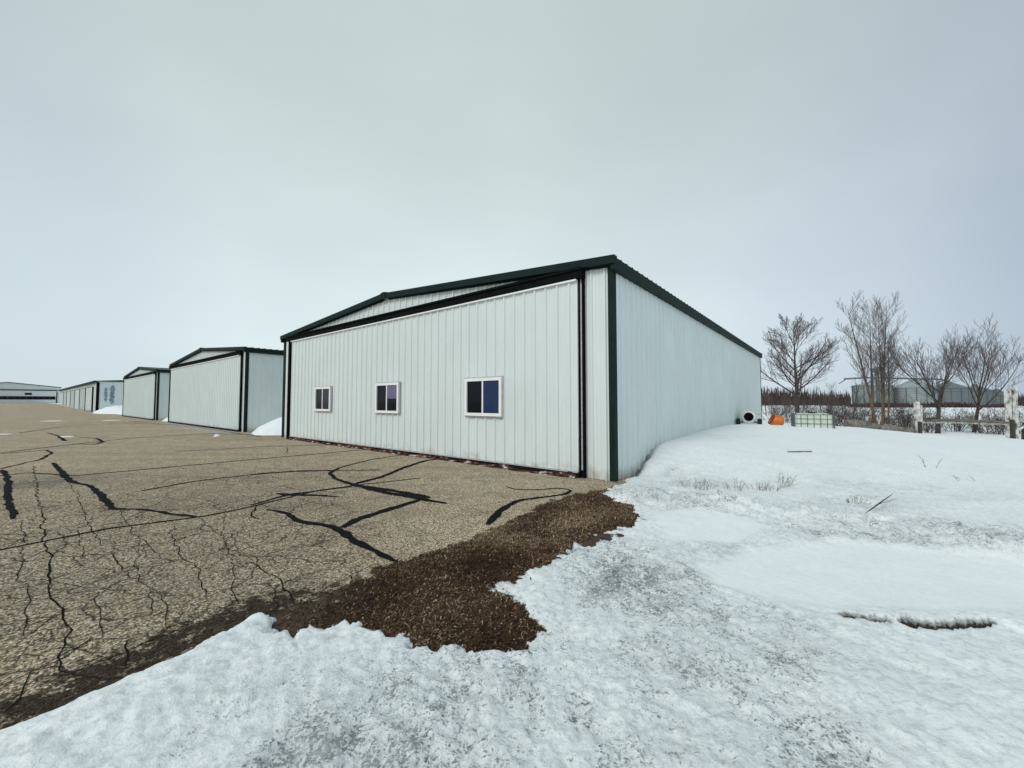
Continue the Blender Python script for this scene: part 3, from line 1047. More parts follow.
def hangar(x0, W, D, eave, ridge, door_x0, door_x1, header_z, label, windows=(), group=None, name='hangar', siding='siding', zoff=0.0):
    p = L2W(x0, 0)
    root = empty(name, (p[0], p[1], zoff), TH, label, 'hangar', group)
    xr = W / 2
    rz = lambda x: eave + (ridge - eave) * (1 - abs(x - xr) / xr)
    # walls (front with gable, sides, back)
    f = MB(); ribbed(f, 'x', 0, W, 0.0, -1, -0.05, lambda s: rz(s) - 0.03); f.build('front_wall', M[siding], root)
    f = MB(); ribbed(f, 'y', 0, D, W, 1, -0.05, eave - 0.03); f.build('side_wall', M[siding], root)
    f = MB(); ribbed(f, 'y', 0, D, 0.0, -1, -0.05, eave - 0.03); f.build('side_wall', M[siding], root)
    f = MB(); ribbed(f, 'x', 0, W, D, 1, -0.05, lambda s: rz(s) - 0.03); f.build('back_wall', M[siding], root)
    # roof: two ribbed slopes with thickness
    oh = 0.14
    r = MB()
    for sgn in (-1, 1):
        xe = xr + sgn * (xr + 0.10)
        ze = eave - (ridge - eave) * 0.10 / xr
        prof = rib_profile(D + 2 * oh, h=0.030, minor=False)
        vs = []
        for s, o in prof:
            vs += [(xr, -oh + s, ridge + 0.03 + o), (xe, -oh + s, ze + 0.03 + o)]
        fs = [(2 * i, 2 * i + 2, 2 * i + 3, 2 * i + 1) for i in range(len(prof) - 1)]
        if sgn > 0: fs = [q[::-1] for q in fs]
        r.add(vs, fs)
        slope_bar(r, xr, ridge + 0.028, xe, ze + 0.028, -oh, D + oh, 0.05)
    r.build('roof', M['roof'], root)
    c = MB()
    c.prism([(xr - 0.22, ridge + 0.055), (xr, ridge + 0.10), (xr + 0.22, ridge + 0.055), (xr, ridge + 0.085)], 'y', -oh - 0.01, D + oh + 0.01)
    c.prism([(xr - 0.13, ridge - 0.125), (xr + 0.13, ridge - 0.125), (xr + 0.13, ridge + 0.058), (xr, ridge + 0.082), (xr - 0.13, ridge + 0.058)], 'y', -oh - 0.045, -oh - 0.001)
    c.build('ridge_cap', M['green'], root)
    # rake boards front and back
    for ya, yb in ((-oh - 0.03, -0.034), (D + 0.034, D + oh + 0.03)):
        t = MB()
        for sgn in (-1, 1):
            xe = xr + sgn * (xr + 0.13)
            ze = eave - (ridge - eave) * 0.13 / xr
            slope_bar(t, xr + sgn * 0.132, ridge + 0.055 - (ridge - eave) * 0.132 / xr, xe, ze + 0.055, ya, yb, 0.17)
            slope_bar(t, xr + sgn * 0.132, ridge - 0.117 - (ridge - eave) * 0.132 / xr, xe - sgn * 0.09, ze - 0.117 + (ridge - eave) * 0.09 / xr, max(ya, -0.06) if ya < 0 else ya, yb if ya < 0 else min(yb, D + 0.06), 0.035)
        t.build('rake_board', M['green'], root)
    # eave boards along the sides
    for sgn, xw in ((1, W), (-1, 0.0)):
        t = MB()
        t.box((xw + sgn * 0.034, -oh, eave - 0.24), (xw + sgn * 0.135, D + oh, eave + 0.0))
        t.build('eave_board', M['green'], root)
    # corner trim
    for xw, sx in ((0.0, -1), (W, 1)):
        for yw, sy in ((0.0, -1), (D, 1)):
            t = MB()
            t.box((xw + sx * 0.045, yw + sy * 0.045, -0.05), (xw - sx * (0.075 if sx > 0 else 0.13), yw - sy * 0.0, eave - 0.12))
            t.box((xw + sx * 0.045, yw - sy * 0.003, -0.05), (xw + sx * 0.0, yw - sy * 0.10, eave - 0.245))
            t.build('corner_trim', M['green'], root)
    # header over the door
    t = MB()
    t.box((door_x0 - 0.42, -0.20, header_z), (door_x1 + 0.145, -0.036, header_z + 0.20))
    t.box((door_x0 - 0.42, -0.24, header_z + 0.16), (door_x1 + 0.145, -0.203, header_z + 0.215))
    t.build('door_header', M['header'], root)
    # the single wide door panel, standing proud of the wall
    d = empty('door', (0, 0, 0)); d.parent = root
    pnl = MB()
    ribbed(pnl, 'x', door_x0, door_x1 - door_x0, -0.13, -1, 0.13, header_z - 0.05)
    pnl.box((door_x0, -0.129, 0.13), (door_x1, -0.06, header_z - 0.05))
    pnl.build('door_panel', M['door'], d)
    t = MB(); t.box((door_x0, -0.198, header_z - 0.048), (door_x1, -0.06, header_z - 0.012)); t.build('top_rail', M['vinyl'], d)
    t = MB()
    t.box((door_x0, -0.172, 0.105), (door_x1, -0.05, 0.128))
    t.build('bottom_rail', M['galv'], d)
    t = MB(); t.box((door_x0 - 0.02, -0.16, 0.0), (door_x1 + 0.02, -0.06, 0.104)); t.build('rubber_skirt', M['rubber'], d)
    # jambs: black gap, pale channel, dark stop
    for xd, sx in ((door_x1, 1), (door_x0, -1)):
        t = MB()
        t.box((xd + sx * 0.002, -0.10, 0.0), (xd + sx * 0.045, -0.036, header_z - 0.002))
        t.box((xd + sx * 0.095, -0.11 if sx > 0 else -0.185, 0.0), (xd + sx * (0.135 if sx > 0 else 0.25), -0.036, header_z - 0.002))
        t.build('door_jamb', M['black'], root)
        t = MB(); t.box((xd + sx * 0.047, -0.085, 0.16), (xd + sx * 0.093, -0.036, header_z - 0.002)); t.build('jamb_channel', M['galv'], root)
    # windows in the door
    for (wx0, wx1, wz0, wz1, kind) in windows:
        fr = MB()
        yo, yi = -0.225, -0.15
        fw = 0.075
        fr.box((wx0, yo, wz0), (wx1, yi, wz0 + fw)); fr.box((wx0, yo, wz1 - fw), (wx1, yi, wz1))
        fr.box((wx0, yo, wz0 + fw), (wx0 + fw, yi, wz1 - fw)); fr.box((wx1 - fw, yo, wz0 + fw), (wx1, yi, wz1 - fw))
        xm = (wx0 + wx1) / 2
        fr.box((xm - 0.022, yo + 0.008, wz0 + fw), (xm + 0.022, yi, wz1 - fw))
        w = fr.build('window', M['vinyl'], root)
        j = MB()
        g = 0.03
        j.box((wx0 - g, -0.196, wz0 - g), (wx1 + g, -0.152, wz0 - 0.002)); j.box((wx0 - g, -0.196, wz1 + 0.002), (wx1 + g, -0.152, wz1 + g))
        j.box((wx0 - g, -0.196, wz0 - 0.002), (wx0 - 0.002, -0.152, wz1 + 0.002)); j.box((wx1 + 0.002, -0.196, wz0 - 0.002), (wx1 + g, -0.152, wz1 + 0.002))
        j.build('trim_channel', M['galv'], w)
        mats = {'grey': ('glass', 'glass_grey'), 'blind': ('glass', 'glass'), 'blue': ('glass', 'glass_blue')}[kind]
        for (a, b), mm, yy in (((wx0 + fw, xm - 0.022), mats[0], -0.186), ((xm + 0.022, wx1 - fw), mats[1], -0.200)):
            q = MB(); q.box((a, yy, wz0 + fw), (b, yy + 0.012, wz1 - fw)); q.build('pane', M[mm], w)
        if kind == 'blind':
            q = MB(); q.box((xm + 0.023, -0.2035, (wz0 + wz1) / 2 - 0.02), (wx1 - fw - 0.002, -0.2005, wz1 - fw - 0.002)); q.build('blind', M['blind'], w)
    return root


def win(pxl, pxr, pyt, pyb, kind):
    """window rectangle on the door from where its frame sits in the photograph"""
    xa, _ = front_hit(pxl, (pyt + pyb) / 2, 0.17)
    xb, _ = front_hit(pxr, (pyt + pyb) / 2, 0.17)
    xm = (pxl + pxr) / 2
    _, zt = front_hit(xm, pyt, 0.17)
    _, zb = front_hit(xm, pyb, 0.17)
    return (xa, xb, zb, zt, kind)


EAVE, RIDGE = 4.50, 5.08
dx0, _ = front_hit(290.5, 400, 0.15)
dx1, _ = front_hit(577.5, 400, 0.15)
wins = [win(315.8, 331.2, 387, 411, 'grey'), win(376.5, 399.5, 383, 413, 'blind'), win(466, 502.5, 378, 416, 'blue')]
print('windows', wins, 'door', dx0, dx1, 'W', W0)
G_H = 'white hangars lined up along the apron'
near = hangar(0, W0, 20.9, EAVE, RIDGE, dx0, dx1, 4.22, 'nearest white steel hangar with dark green trim and three windows in its wide door', wins, G_H)
t = MB()
sx_ = np.arange(dx0, dx1, 0.06)
hh_ = 0.05 + 0.09 * (vnoise(sx_ * 2.3, sx_ * 0, 81) + .4 * vnoise(sx_ * 8, sx_ * 0, 82) + .25)
ww_ = 0.05 + 0.10 * (vnoise(sx_ * 1.7, sx_ * 0 + 5, 83) + .5)
n_ = len(sx_)
t.add([(x, -0.162, 0.0) for x in sx_] + [(x, -0.162, max(.01, h)) for x, h in zip(sx_, hh_)] + [(x, -0.175 - w * .4, max(.008, h * .8)) for x, h, w in zip(sx_, hh_, ww_)] + [(x, -0.18 - w, 0.0) for x, w in zip(sx_, ww_)],
      [(r_ * n_ + i, r_ * n_ + i + 1, (r_ + 1) * n_ + i + 1, (r_ + 1) * n_ + i) for r_ in (0, 1, 2) for i in range(n_ - 1)])
t.build('door_sill', M['rust'], near)
hangar(-4.75 - W0, W0, 19.0, 4.42, 5.0, 0.35, W0 - 0.55, 4.08, 'white windowless hangar with dark trim just beyond the nearest one', (), G_H)
hangar(-25.4 - W0, W0, 19.0, 4.30, 4.88, 0.35, W0 - 0.55, 3.96, 'third white hangar along the row, smaller in view, beside the long low building', (), G_H)


def long_building():
    Wb, D, H = 76.0, 15.0, 4.5
    p = L2W(-65.4 - Wb, 0)
    root = empty('hangar_row', (p[0], p[1], 0.05), TH, 'long low white building with a row of separate bay doors and a marked end wall', 'hangar')
    f = MB(); ribbed(f, 'x', 0, Wb, 0.0, -1, -0.1, H); f.build('front_wall', M['siding'], root)
    for xx, o in ((Wb, 1), (0, -1)):
        f = MB(); ribbed(f, 'y', 0, D, xx, o, -0.1, H); f.build('end_wall', M['siding'], root)
    f = MB(); ribbed(f, 'x', 0, Wb, D, 1, -0.1, H); f.build('back_wall', M['siding'], root)
    r = MB()
    r.prism([(-0.3, H - 0.02), (D / 2, H + 0.55), (D + 0.3, H - 0.02), (D + 0.3, H + 0.1), (D / 2, H + 0.68), (-0.3, H + 0.1)], 'x', -0.2, Wb + 0.2)
    r.prism([(0, H - 0.02), (D, H - 0.02), (D / 2, H + 0.56)], 'x', 0.05, Wb - 0.05)
    r.build('roof', M['roof'], root)
    t = MB(); t.box((-0.2, -0.34, H - 0.16), (Wb + 0.2, -0.132, H + 0.12)); t.build('eave_board', M['green'], root)
    t = MB(); t.box((Wb - 0.2, -0.06, -0.1), (Wb + 0.06, -0.035, H - 0.1)); t.box((Wb + 0.035, -0.035, -0.1), (Wb + 0.06, 0.25, H - 0.1)); t.build('corner_trim', M['black'], root)
    x = Wb - 3.6
    k = 0
    while x - 8.0 > 0.5:
        wdt = 8.6
        d = MB()
        ribbed(d, 'x', x - wdt, wdt, -0.14, -1, 0.1, H - 0.75)
        d.box((x - wdt, -0.139, 0.1), (x, -0.05, H - 0.75))
        if k == 0:
            for q in range(5):
                d.box((x - wdt + 1.0, -0.19, 0.5 + q * 0.42), (x - 1.0, -0.174, 0.62 + q * 0.42))
        dd = d.build('bay_door', M['siding'] if k % 2 == 0 else M['siding_dull'], root)
        t = MB(); t.box((x + 0.002, -0.2, 0), (x + 0.09, -0.036, H - 0.75)); t.box((x - wdt, -0.17, H - 0.748), (x + 0.09, -0.036, H - 0.70)); t.build('door_track', M['header'] if k % 2 else M['black'], dd)
        x -= wdt + 0.9
        k += 1
    # two dark smeared marks on the end wall
    s = MB()
    sr = random.Random(4)
    for k, (yc, wd_, z0_, z1_) in enumerate([(0.95, .20, 1.5, 3.7), (1.62, .34, 1.1, 4.0)]):
        L_, R_ = [], []
        for i in range(22):
            zz = z0_ + (z1_ - z0_) * i / 21
            e = min(1, (i + 1) / 4, (22 - i) / 4)
            L_.append((yc - wd_ * e * sr.uniform(.35, 1.0), zz)); R_.append((yc + wd_ * e * sr.uniform(.35, 1.0), zz))
        s.prism(L_[::-1] + R_ if False else R_ + L_[::-1], 'x', Wb + 0.030, Wb + 0.048 + .004 * k)
    s.build('wall_marks', M['wall_smear'], root)


long_building()


def far_hangar():
    # at the far end of the apron, its wide door facing back along the row
    Z0 = 188.0
    c = np.array([-1.26 * Z0, Z0])
    gz = float(far_rise(np.hypot(*c)))
    Wb, D, EA, RI = 33.0, 30.0, 7.7, 9.7
    root = empty('hangar', (c[0], c[1], gz), TH + R(90), 'big white hangar at the far end of the apron with a dark window band', 'hangar', G_H)
    # local x runs along the front (to the right as seen), local -y faces the apron
    h = Wb / 2
    rz = lambda s: EA + (RI - EA) * (1 - abs(s - h) / h)
    f = MB(); ribbed(f, 'x', -h, Wb, 0, -1, -0.2, rz); f.build('front_wall', M['siding'], root)
    f = MB(); ribbed(f, 'x', -h, Wb, D, 1, -0.2, rz); f.build('back_wall', M['siding'], root)
    for s in (-1, 1):
        f = MB(); ribbed(f, 'y', 0, D, s * h, s, -0.2, EA); f.build('side_wall', M['siding'], root)
    r = MB()
    for s in (-1, 1):
        slope_bar(r, 0, RI + 0.2, s * (h + 0.2), EA + 0.18, -0.3, D + 0.3, 0.22)
    r.build('roof', M['roof'], root)
    t = MB()
    for s in (-1, 1):
        slope_bar(t, 0, RI + 0.22, s * (h + 0.22), EA + 0.2, -0.36, -0.305, 0.3)
    t.build('rake_board', M['green'], root)
    d = MB(); ribbed(d, 'x', -h + 1.5, Wb - 3, -0.2, -1, 0.0, 6.0); d.box((-h + 1.5, -0.199, 0), (h - 1.5, -0.05, 6.0)); dd = d.build('door', M['siding'], root)
    t = MB(); t.box((-h + 1.2, -0.4, 6.01), (h - 1.2, -0.05, 6.45)); t.build('door_header', M['header'], root)
    t = MB()
    n = 16
    for i in range(n):
        a = -h + 1.7 + i * (Wb - 3.4) / n
        t.box((a + .02, -0.27, 1.75), (a + (Wb - 3.4) / n - .02, -0.236, 3.2))
    t.build('window_band', M['glass'], dd)
    t = MB(); t.box((5.0, -0.27, 3.9), (7.2, -0.236, 4.9)); t.build('window', M['glass'], dd)
    t = MB(); t.box((h - 1.45, -0.3, 0), (h - 1.15, -0.04, 5.6)); t.build('door_jamb', M['black'], root)
    t = MB()
    t.box((-h + 1.6, -0.30, 1.5), (h - 1.6, -0.236, 1.7)); t.box((-h + 1.6, -0.30, 3.25), (h - 1.6, -0.236, 3.4)); t.build('door_rail', M['galv'], dd)


far_hangar()
# pale concrete threshold in front of the second hangar
t = MB()
a = L2W(-4.9 - W0, -0.35); 
pts = [L2W(-4.75 - W0, -0.2), L2W(-4.75, -0.2), L2W(-4.75, -1.3), L2W(-4.75 - W0, -1.1)]
t.prism([tuple(q) for q in pts], 'z', -0.05, 0.008)
tag(t.build('concrete_apron', M['concrete']), 'pale concrete strip along the door of the second hangar', 'pavement', kind='structure')


# ------------------------------------------------------------------ heaps and scraps of snow on the apron
def snow_heap(cx, cy, rx, ry, h, rz, seed, name, label, group, n=36, flat=False, base=0.0):
    rr = random.Random(seed)
    vs, fs = [], []
    rings = 9
    for i in range(rings + 1):
        t = i / rings
        for k in range(n):
            a = 2 * math.pi * k / n
            w = 1 + 0.22 * float(vnoise(np.array([math.cos(a) * 1.6 + seed]), np.array([math.sin(a) * 1.6]), seed)[0]) * 2
            rad = (1 - t)
            x = math.cos(a) * rx * rad * w
            y = math.sin(a) * ry * rad * w
            z = h * (1 - (1 - t) ** 2.2) * (1 + 0.5 * float(vnoise(np.array([x * 1.3 + seed]), np.array([y * 1.3]), seed + 3)[0])) - (0.06 if i == 0 else 0)
            vs.append((x, y, z))
    for i in range(rings):
        for k in range(n):
            k2 = (k + 1) % n
            fs.append((i * n + k, i * n + k2, (i + 1) * n + k2, (i + 1) * n + k))
    fs.append(tuple(rings * n + k for k in range(n)))
    mb = MB(); mb.add(vs, fs)
    o = mb.build(name, M['snow_lump'], None, True, (cx, cy, base))
    o.rotation_euler = (0, 0, rz)
    return tag(o, label, 'snow', group)


p = L2W(-2.2, 2.7); snow_heap(p[0], p[1], 2.6, 2.9, 1.25, TH, 3, 'snow_pile', 'snow pile in the gap between the nearest and the second hangar', 'snow piles between hangars')
p = L2W(-22.9, 2.4); snow_heap(p[0], p[1], 2.4, 2.6, 0.75, TH, 5, 'snow_pile', 'snow pile in the gap between the second and the third hangar', 'snow piles between hangars')
p = L2W(-58, 2.0); snow_heap(p[0], p[1], 7.0, 3.0, 0.95, TH, 8, 'snow_pile', 'broad snow pile at the marked end wall of the long low building', 'snow piles between hangars')
for i, (px, py, wpx, lab) in enumerate([(15, 413.2, 18, 'thin white snow patch farthest out on the apron, below the far hangar'),
                                        (112, 420.3, 11, 'thin white snow patch on the apron in front of the third hangar'),
                                        (52, 421, 12, 'thin white snow patch on the apron left of the long building, nearer than the farthest'),
                                        (4, 434.2, 7, 'thin white snow patch at the left border of the picture'),
                                        (66, 436.8, 10, 'small thin white snow patch on the apron beside a looping tar line')]):
    q = G(px, py)
    rx = wpx * q[1] / F
    snow_heap(q[0], q[1], rx * .9, rx * 0.55, 0.02, 0, 20 + i, 'snow_patch', lab, 'snow patches left on the apron', 20)
q = G(217, 436.5); snow_heap(q[0], q[1], 0.14, 0.11, 0.10, 0.4, 31, 'snow_clod', 'small clod of snow lying on the apron before the second hangar', None, 14)


# ------------------------------------------------------------------ trees and shrubs
def grow(segs, start, d, length, rad, level, maxl, rr, P, taper=0.35):
    """collect (points, radii, level) for a branch and its children"""
    n = max(3, int(4 + (3 if level == 0 else 1)))
    pts = [Vector(start)]
    d = Vector(d).normalized()
    rads = [rad]
    up = P.get('up', 0.12)
    wob = P.get('wob', 0.16)
    for i in range(n):
        j = Vector((rr.gauss(0, wob), rr.gauss(0, wob), rr.gauss(0, wob * .6)))
        d = (d + j * (P.get('w0', 0.5) if level == 0 else 1) + Vector((0, 0, up * (0.3 if level == 0 else 1)))).normalized()
        pts.append(pts[-1] + d * (length / n))
        rads.append(rad * (1 - (1 - (P.get('tip', taper) if level == 0 else taper)) * (i + 1) / n))
    segs.append((pts, rads, level))
    if level >= maxl: return
    nch = P['n'][level]
    for k in range(nch):
        t = P['t0'][level] + (1 - P['t0'][level]) * (k + rr.random() * 0.8) / nch
        t = min(t, 0.98)
        f = t * n
        i = min(int(f), n - 1)
        q = pts[i].lerp(pts[i + 1], f - i)
        bd = (pts[i + 1] - pts[i]).normalized()
        a = R(rr.uniform(*P['ang'][level]))
        az = P.get('az0', 0) + k * 2.4 + rr.uniform(-.5, .5)
        side = bd.cross(Vector((0.2, 0.1, 1)) if abs(bd.z) < 0.95 else Vector((1, 0, 0))).normalized()
        oth = bd.cross(side)
        nd = bd * math.cos(a) + (side * math.cos(az) + oth * math.sin(az)) * math.sin(a)
        rk = rads[i] * rr.uniform(*P.get('rk', (0.45, 0.7)))
        ln = length * rr.uniform(*P['len'][level]) * (1 - P.get('fall', 0.45) * (t - P['t0'][level]))
        grow(segs, q, nd, ln, max(rk, P.get('rmin', 0.006)), level + 1, maxl, rr, P)


def tree(name, loc, stems, P, label, cat='tree', group=None, seed=1, mt='bark', mw='twig', trunk_levels=1, maxl=4):
    rr = random.Random(seed)
    root = empty(name, loc, rr.uniform(0, 6.28) if False else 0, label, cat, group)
    segs = []
    for (off, d, ln, rad) in stems:
        P['az0'] = rr.uniform(0, 6.28)
        grow(segs, Vector(off), d, ln, rad, 0, maxl, rr, P)
    t = MB(); c = MB()
    for pts, rads, lv in segs:
        if lv <= trunk_levels:
            t.tube(pts, rads, 8 if lv == 0 else 6, cap=True)
        else:
            c.tube(pts, rads, 4 if lv == 2 else 3, cap=False)
    t.build('trunk', M[mt], root, True)
    if c.v: c.build('crown', M[mw], root)
    return root


def at_depth(px, depth):
    return ((px - 512) / F * depth, depth)


G_T = 'bare trees beyond the snowy yard'
# rounded fan crowned tree behind the hangar's far corner
x, y = at_depth(797, 42)
tree('bare_tree', (x, y, ground_z(x, y) - 0.05), [((0, 0, 0), (0.02, 0, 1), 9.2, 0.20)],
     dict(n=[24, 10, 7, 5], t0=[0.17, 0.22, 0.15, 0.2], ang=[(34, 74), (16, 40), (18, 45), (20, 45)], len=[(0.52, 0.66), (0.40, 0.62), (0.4, 0.62), (0.4, 0.6)], up=0.06, wob=0.05, rk=(0.42, 0.6), fall=0.75, rmin=0.010, tip=.07),
     'bare round crowned tree with fanning branches, standing nearest the hangar wall', group=G_T, seed=11)
# tall slender clump with several stems
x, y = at_depth(879, 27)
tree('bare_tree', (x, y, ground_z(x, y) - 0.05), [((-0.20, 0, 0), (-0.16, 0.05, 1), 8.6, 0.095), ((-0.32, 0.15, 0), (-0.06, -.05, 1), 7.9, 0.085), ((0.10, -0.1, 0), (0.015, 0.0, 1), 7.6, 0.08), ((0.38, 0.2, 0), (0.10, 0.05, 1), 8.6, 0.09), ((0.50, 0, 0), (0.17, 0.1, 1), 6.4, 0.065)],
     dict(w0=0.2, n=[14, 9, 6], t0=[0.24, 0.15, 0.2], ang=[(22, 44), (18, 40), (20, 45)], len=[(0.24, 0.36), (0.38, 0.62), (0.4, 0.6)], up=0.11, wob=0.05, rk=(0.32, 0.46), fall=0.55, rmin=0.008, tip=.10),
     'tallest bare tree, a slender clump of pale orange stems behind the grey log', group=G_T, seed=5, mt='bark_pale', mw='twig_pale', trunk_levels=0, maxl=3)
# right hand tree with wide V of limbs behind the fence rail
x, y = at_depth(936, 25)
tree('bare_tree', (x, y, ground_z(x, y) - 0.05), [((0, 0, 0), (-0.02, 0, 1), 2.9, 0.13)],
     dict(n=[8, 8, 6, 4], t0=[0.42, 0.2, 0.15, 0.2], ang=[(14, 56), (16, 42), (18, 45), (20, 45)], len=[(0.95, 1.4), (0.42, 0.66), (0.42, 0.62), (0.4, 0.6)], up=0.10, wob=0.055, rk=(0.42, 0.62), fall=0.3, rmin=0.008),
     'bare tree with a straight dark trunk rising behind the middle of the white fence rail', group=G_T, seed=23)
# leaning tree further right
x, y = at_depth(972, 26)
tree('bare_tree', (x, y, ground_z(x, y) - 0.05), [((0, 0, 0), (0.24, 0, 1), 3.0, 0.11)],
     dict(n=[8, 8, 6, 4], t0=[0.45, 0.2, 0.15, 0.2], ang=[(12, 50), (16, 42), (18, 45), (20, 45)], len=[(0.95, 1.4), (0.42, 0.62), (0.42, 0.62), (0.4, 0.6)], up=0.12, wob=0.055, rk=(0.42, 0.62), fall=0.3, rmin=0.008),
     'bare tree leaning to the right, close to the tall fence posts', group=G_T, seed=37)

G_S = 'bare brush along the edge of the yard'
shrubs = [(771, 36, 2.2), (784, 33, 1.9), (808, 35, 2.1), (822, 30, 2.4), (836, 31, 1.7), (846, 28, 2.1), (858, 30, 2.3), (868, 27, 1.7), (893, 27, 1.9), (906, 28, 1.6), (915, 30, 2.0),
          (925, 26, 1.3), (953, 27, 1.4), (985, 25, 1.5), (1001, 24, 1.8), (1019, 25, 1.6), (1045, 26, 1.7)]
slabels = ['low purple brown brush right at the hangar corner', 'thin brush behind the orange tub', 'dense brush left of the round crowned tree base', 'upright brush behind the caged tank',
           'low brush just right of the caged tank', 'thick brush behind the left end of the grey log', 'tall brush behind the middle of the grey log', 'small brush at the foot of the tallest tree',
           'brush on the right side of the tallest tree', 'low brush left of the shorter white fence post', 'brush behind the shorter white fence post', 'small brush just right of the shorter fence post',
           'brush between the straight and the leaning tree', 'low brush right of the leaning tree base', 'arching brush left of the tall fence posts', 'brush behind the tall fence posts', 'brush beyond the right border']
for i, ((px, dep, hh), lab) in enumerate(zip(shrubs, slabels)):
    x, y = at_depth(px, dep)
    if px > 1030: continue
    rr = random.Random(100 + i)
    stems = []
    hh *= 1.15
    for k in range(17):
        a = rr.uniform(0, 6.28); s = rr.uniform(0.1, 0.95)
        stems.append(((math.cos(a) * .42 * hh * rr.random(), math.sin(a) * .42 * hh * rr.random(), 0), (math.cos(a) * s, math.sin(a) * s, 1), hh * rr.uniform(.55, 1.0), 0.016))
    tree('bare_shrub', (x, y, ground_z(x, y) - 0.05), stems, dict(n=[8, 5], t0=[0.10, 0.2], ang=[(25, 60), (25, 60)], len=[(0.35, 0.6), (0.4, 0.6)], up=0.05, wob=0.16, rk=(0.5, 0.75), fall=0.4, rmin=0.007),
         lab, 'shrub', G_S, seed=200 + i, mt='brush', mw='brush', trunk_levels=0, maxl=2)
# spindly saplings in the brush
saps = [(827, 38, 3.0, 'sapling standing alone left of the pale clump, above the caged tank'), (852, 33, 3.4, 'thin sapling just left of the tallest tree clump'),
        (765.5, 44, 2.6, 'thin sapling peeping out by the hangar corner')]
for i, (px, dep, hh, lab) in enumerate(saps):
    x, y = at_depth(px, dep)
    tree('sapling', (x, y, ground_z(x, y) - 0.05), [((0, 0, 0), (0.03, 0, 1), hh, 0.05)],
         dict(n=[9, 5, 3], t0=[0.25, 0.2, 0.2], ang=[(25, 50), (20, 45), (20, 45)], len=[(0.35, 0.5), (0.4, 0.6), (0.4, 0.6)], up=0.12, wob=0.08, rk=(0.4, 0.6), fall=0.4, rmin=0.008),
         lab, 'tree', 'saplings in the brush', seed=300 + i, trunk_levels=0, maxl=3)


# ------------------------------------------------------------------ far belt of bare wood
def far_belt():
    rr = np.random.RandomState(9)
    V = []; Fc = []
    n = 26000
    ang = np.radians(rr.uniform(-12, 74, n))
    dist = rr.uniform(150, 230, n)
    X = np.tan(ang) * dist
    Y = dist
    hv = 6.2 + 3.4 * vnoise(X / 14, X * 0, 5) + 3.2 * np.abs(vnoise(X / 3.2, X * 0, 6)) + 1.2 * vnoise(X / 1.1, X * 0, 16)
    inb = (np.degrees(ang) > 40.2) & (np.degrees(ang) < 51.0)
    dist = np.where(inb, rr.uniform(128, 138, n), dist); X = np.tan(ang) * dist; Y = dist
    hv = np.where(inb, 1.0 + 1.2 * (vnoise(X / 4, X * 0, 7) + .5), hv)
    top = hv * rr.uniform(.2, 1.0, n) ** 0.9
    bot = top * rr.uniform(0.0, .55, n)
    w = rr.uniform(.12, .5, n) * np.where(rr.rand(n) < .7, 1, .5)
    a = rr.uniform(0, np.pi, n)
    lean = rr.normal(0, .5, n)
    dx, dy = np.cos(a) * w, np.sin(a) * w
    z0 = -0.5
    V = np.stack([np.c_[X - dx, Y - dy, z0 + bot], np.c_[X + dx, Y + dy, z0 + bot], np.c_[X + lean + dx * .2, Y, z0 + top], np.c_[X + lean - dx * .2, Y, z0 + top]], 1).reshape(-1, 3)
    b = np.arange(n)[:, None] * 4
    f = (b + np.array([[0, 1, 2, 3]])).tolist()
    me = bpy.data.meshes.new('far_woodland')
    me.from_pydata(V.tolist(), [], f)
    me.materials.append(M['belt'])
    o = bpy.data.objects.new('far_woodland', me)
    COL.objects.link(o)
    tag(o, 'distant belt of bare brown trees across the snowy field', 'woodland', kind='stuff')


far_belt()


# ------------------------------------------------------------------ grain bins on the far side of the field
def grain_bin(px, dist, rad, eave, peak, mat, label, group='grain bins across the field'):
    x, y = at_depth(px, dist)
    root = empty('grain_bin', (x, y, -0.4), 0, label, 'grain bin', group)
    w = MB()
    prof = []
    k = int(eave / 0.8)
    for i in range(k):
        prof += [(rad, i * eave / k), (rad + 0.10, (i + .5) * eave / k)]
    prof.append((rad, eave))
    w.lathe(prof, 40); w.build('bin_wall', M[mat], root, False)
    r = MB(); r.lathe([(rad + 0.25, eave - 0.05), (rad * .55, eave + (peak - eave) * .48), (0.9, peak - 0.2), (0.9, peak + 0.3), (0.01, peak + 0.5)], 40)
    r.build('bin_roof', M['bin_roof'] if mat == 'bin_steel' else M['bin_dark'], root)
    s = MB()
    for q in range(14):
        a = 2 * math.pi * q / 14
        s.box((math.cos(a) * (rad + .16) - .12, math.sin(a) * (rad + .16) - .12, 0), (math.cos(a) * (rad + .16) + .12, math.sin(a) * (rad + .16) + .12, eave))
    s.build('stiffener', M['bin_dark'], root)
    return root


DB = 160.0
grain_bin(872, DB, 6.0, 8.4, 10.2, 'bin_steel', 'pale grey grain bin behind the tallest tree, leftmost of the row')
grain_bin(914, DB - 5, 6.2, 7.3, 10.7, 'bin_steel', 'pale cone roofed grain bin left of the straight dark trunk')
grain_bin(948, DB - 2, 6.1, 7.2, 9.9, 'bin_dark', 'dark grain bin right behind the straight tree')
grain_bin(975, DB + 5, 5.3, 6.4, 8.7, 'bin_dark', 'dark grain bin behind the leaning tree')
grain_bin(997, DB + 8, 4.6, 4.6, 6.8, 'bin_dark', 'lowest dark grain bin at the right end of the row')
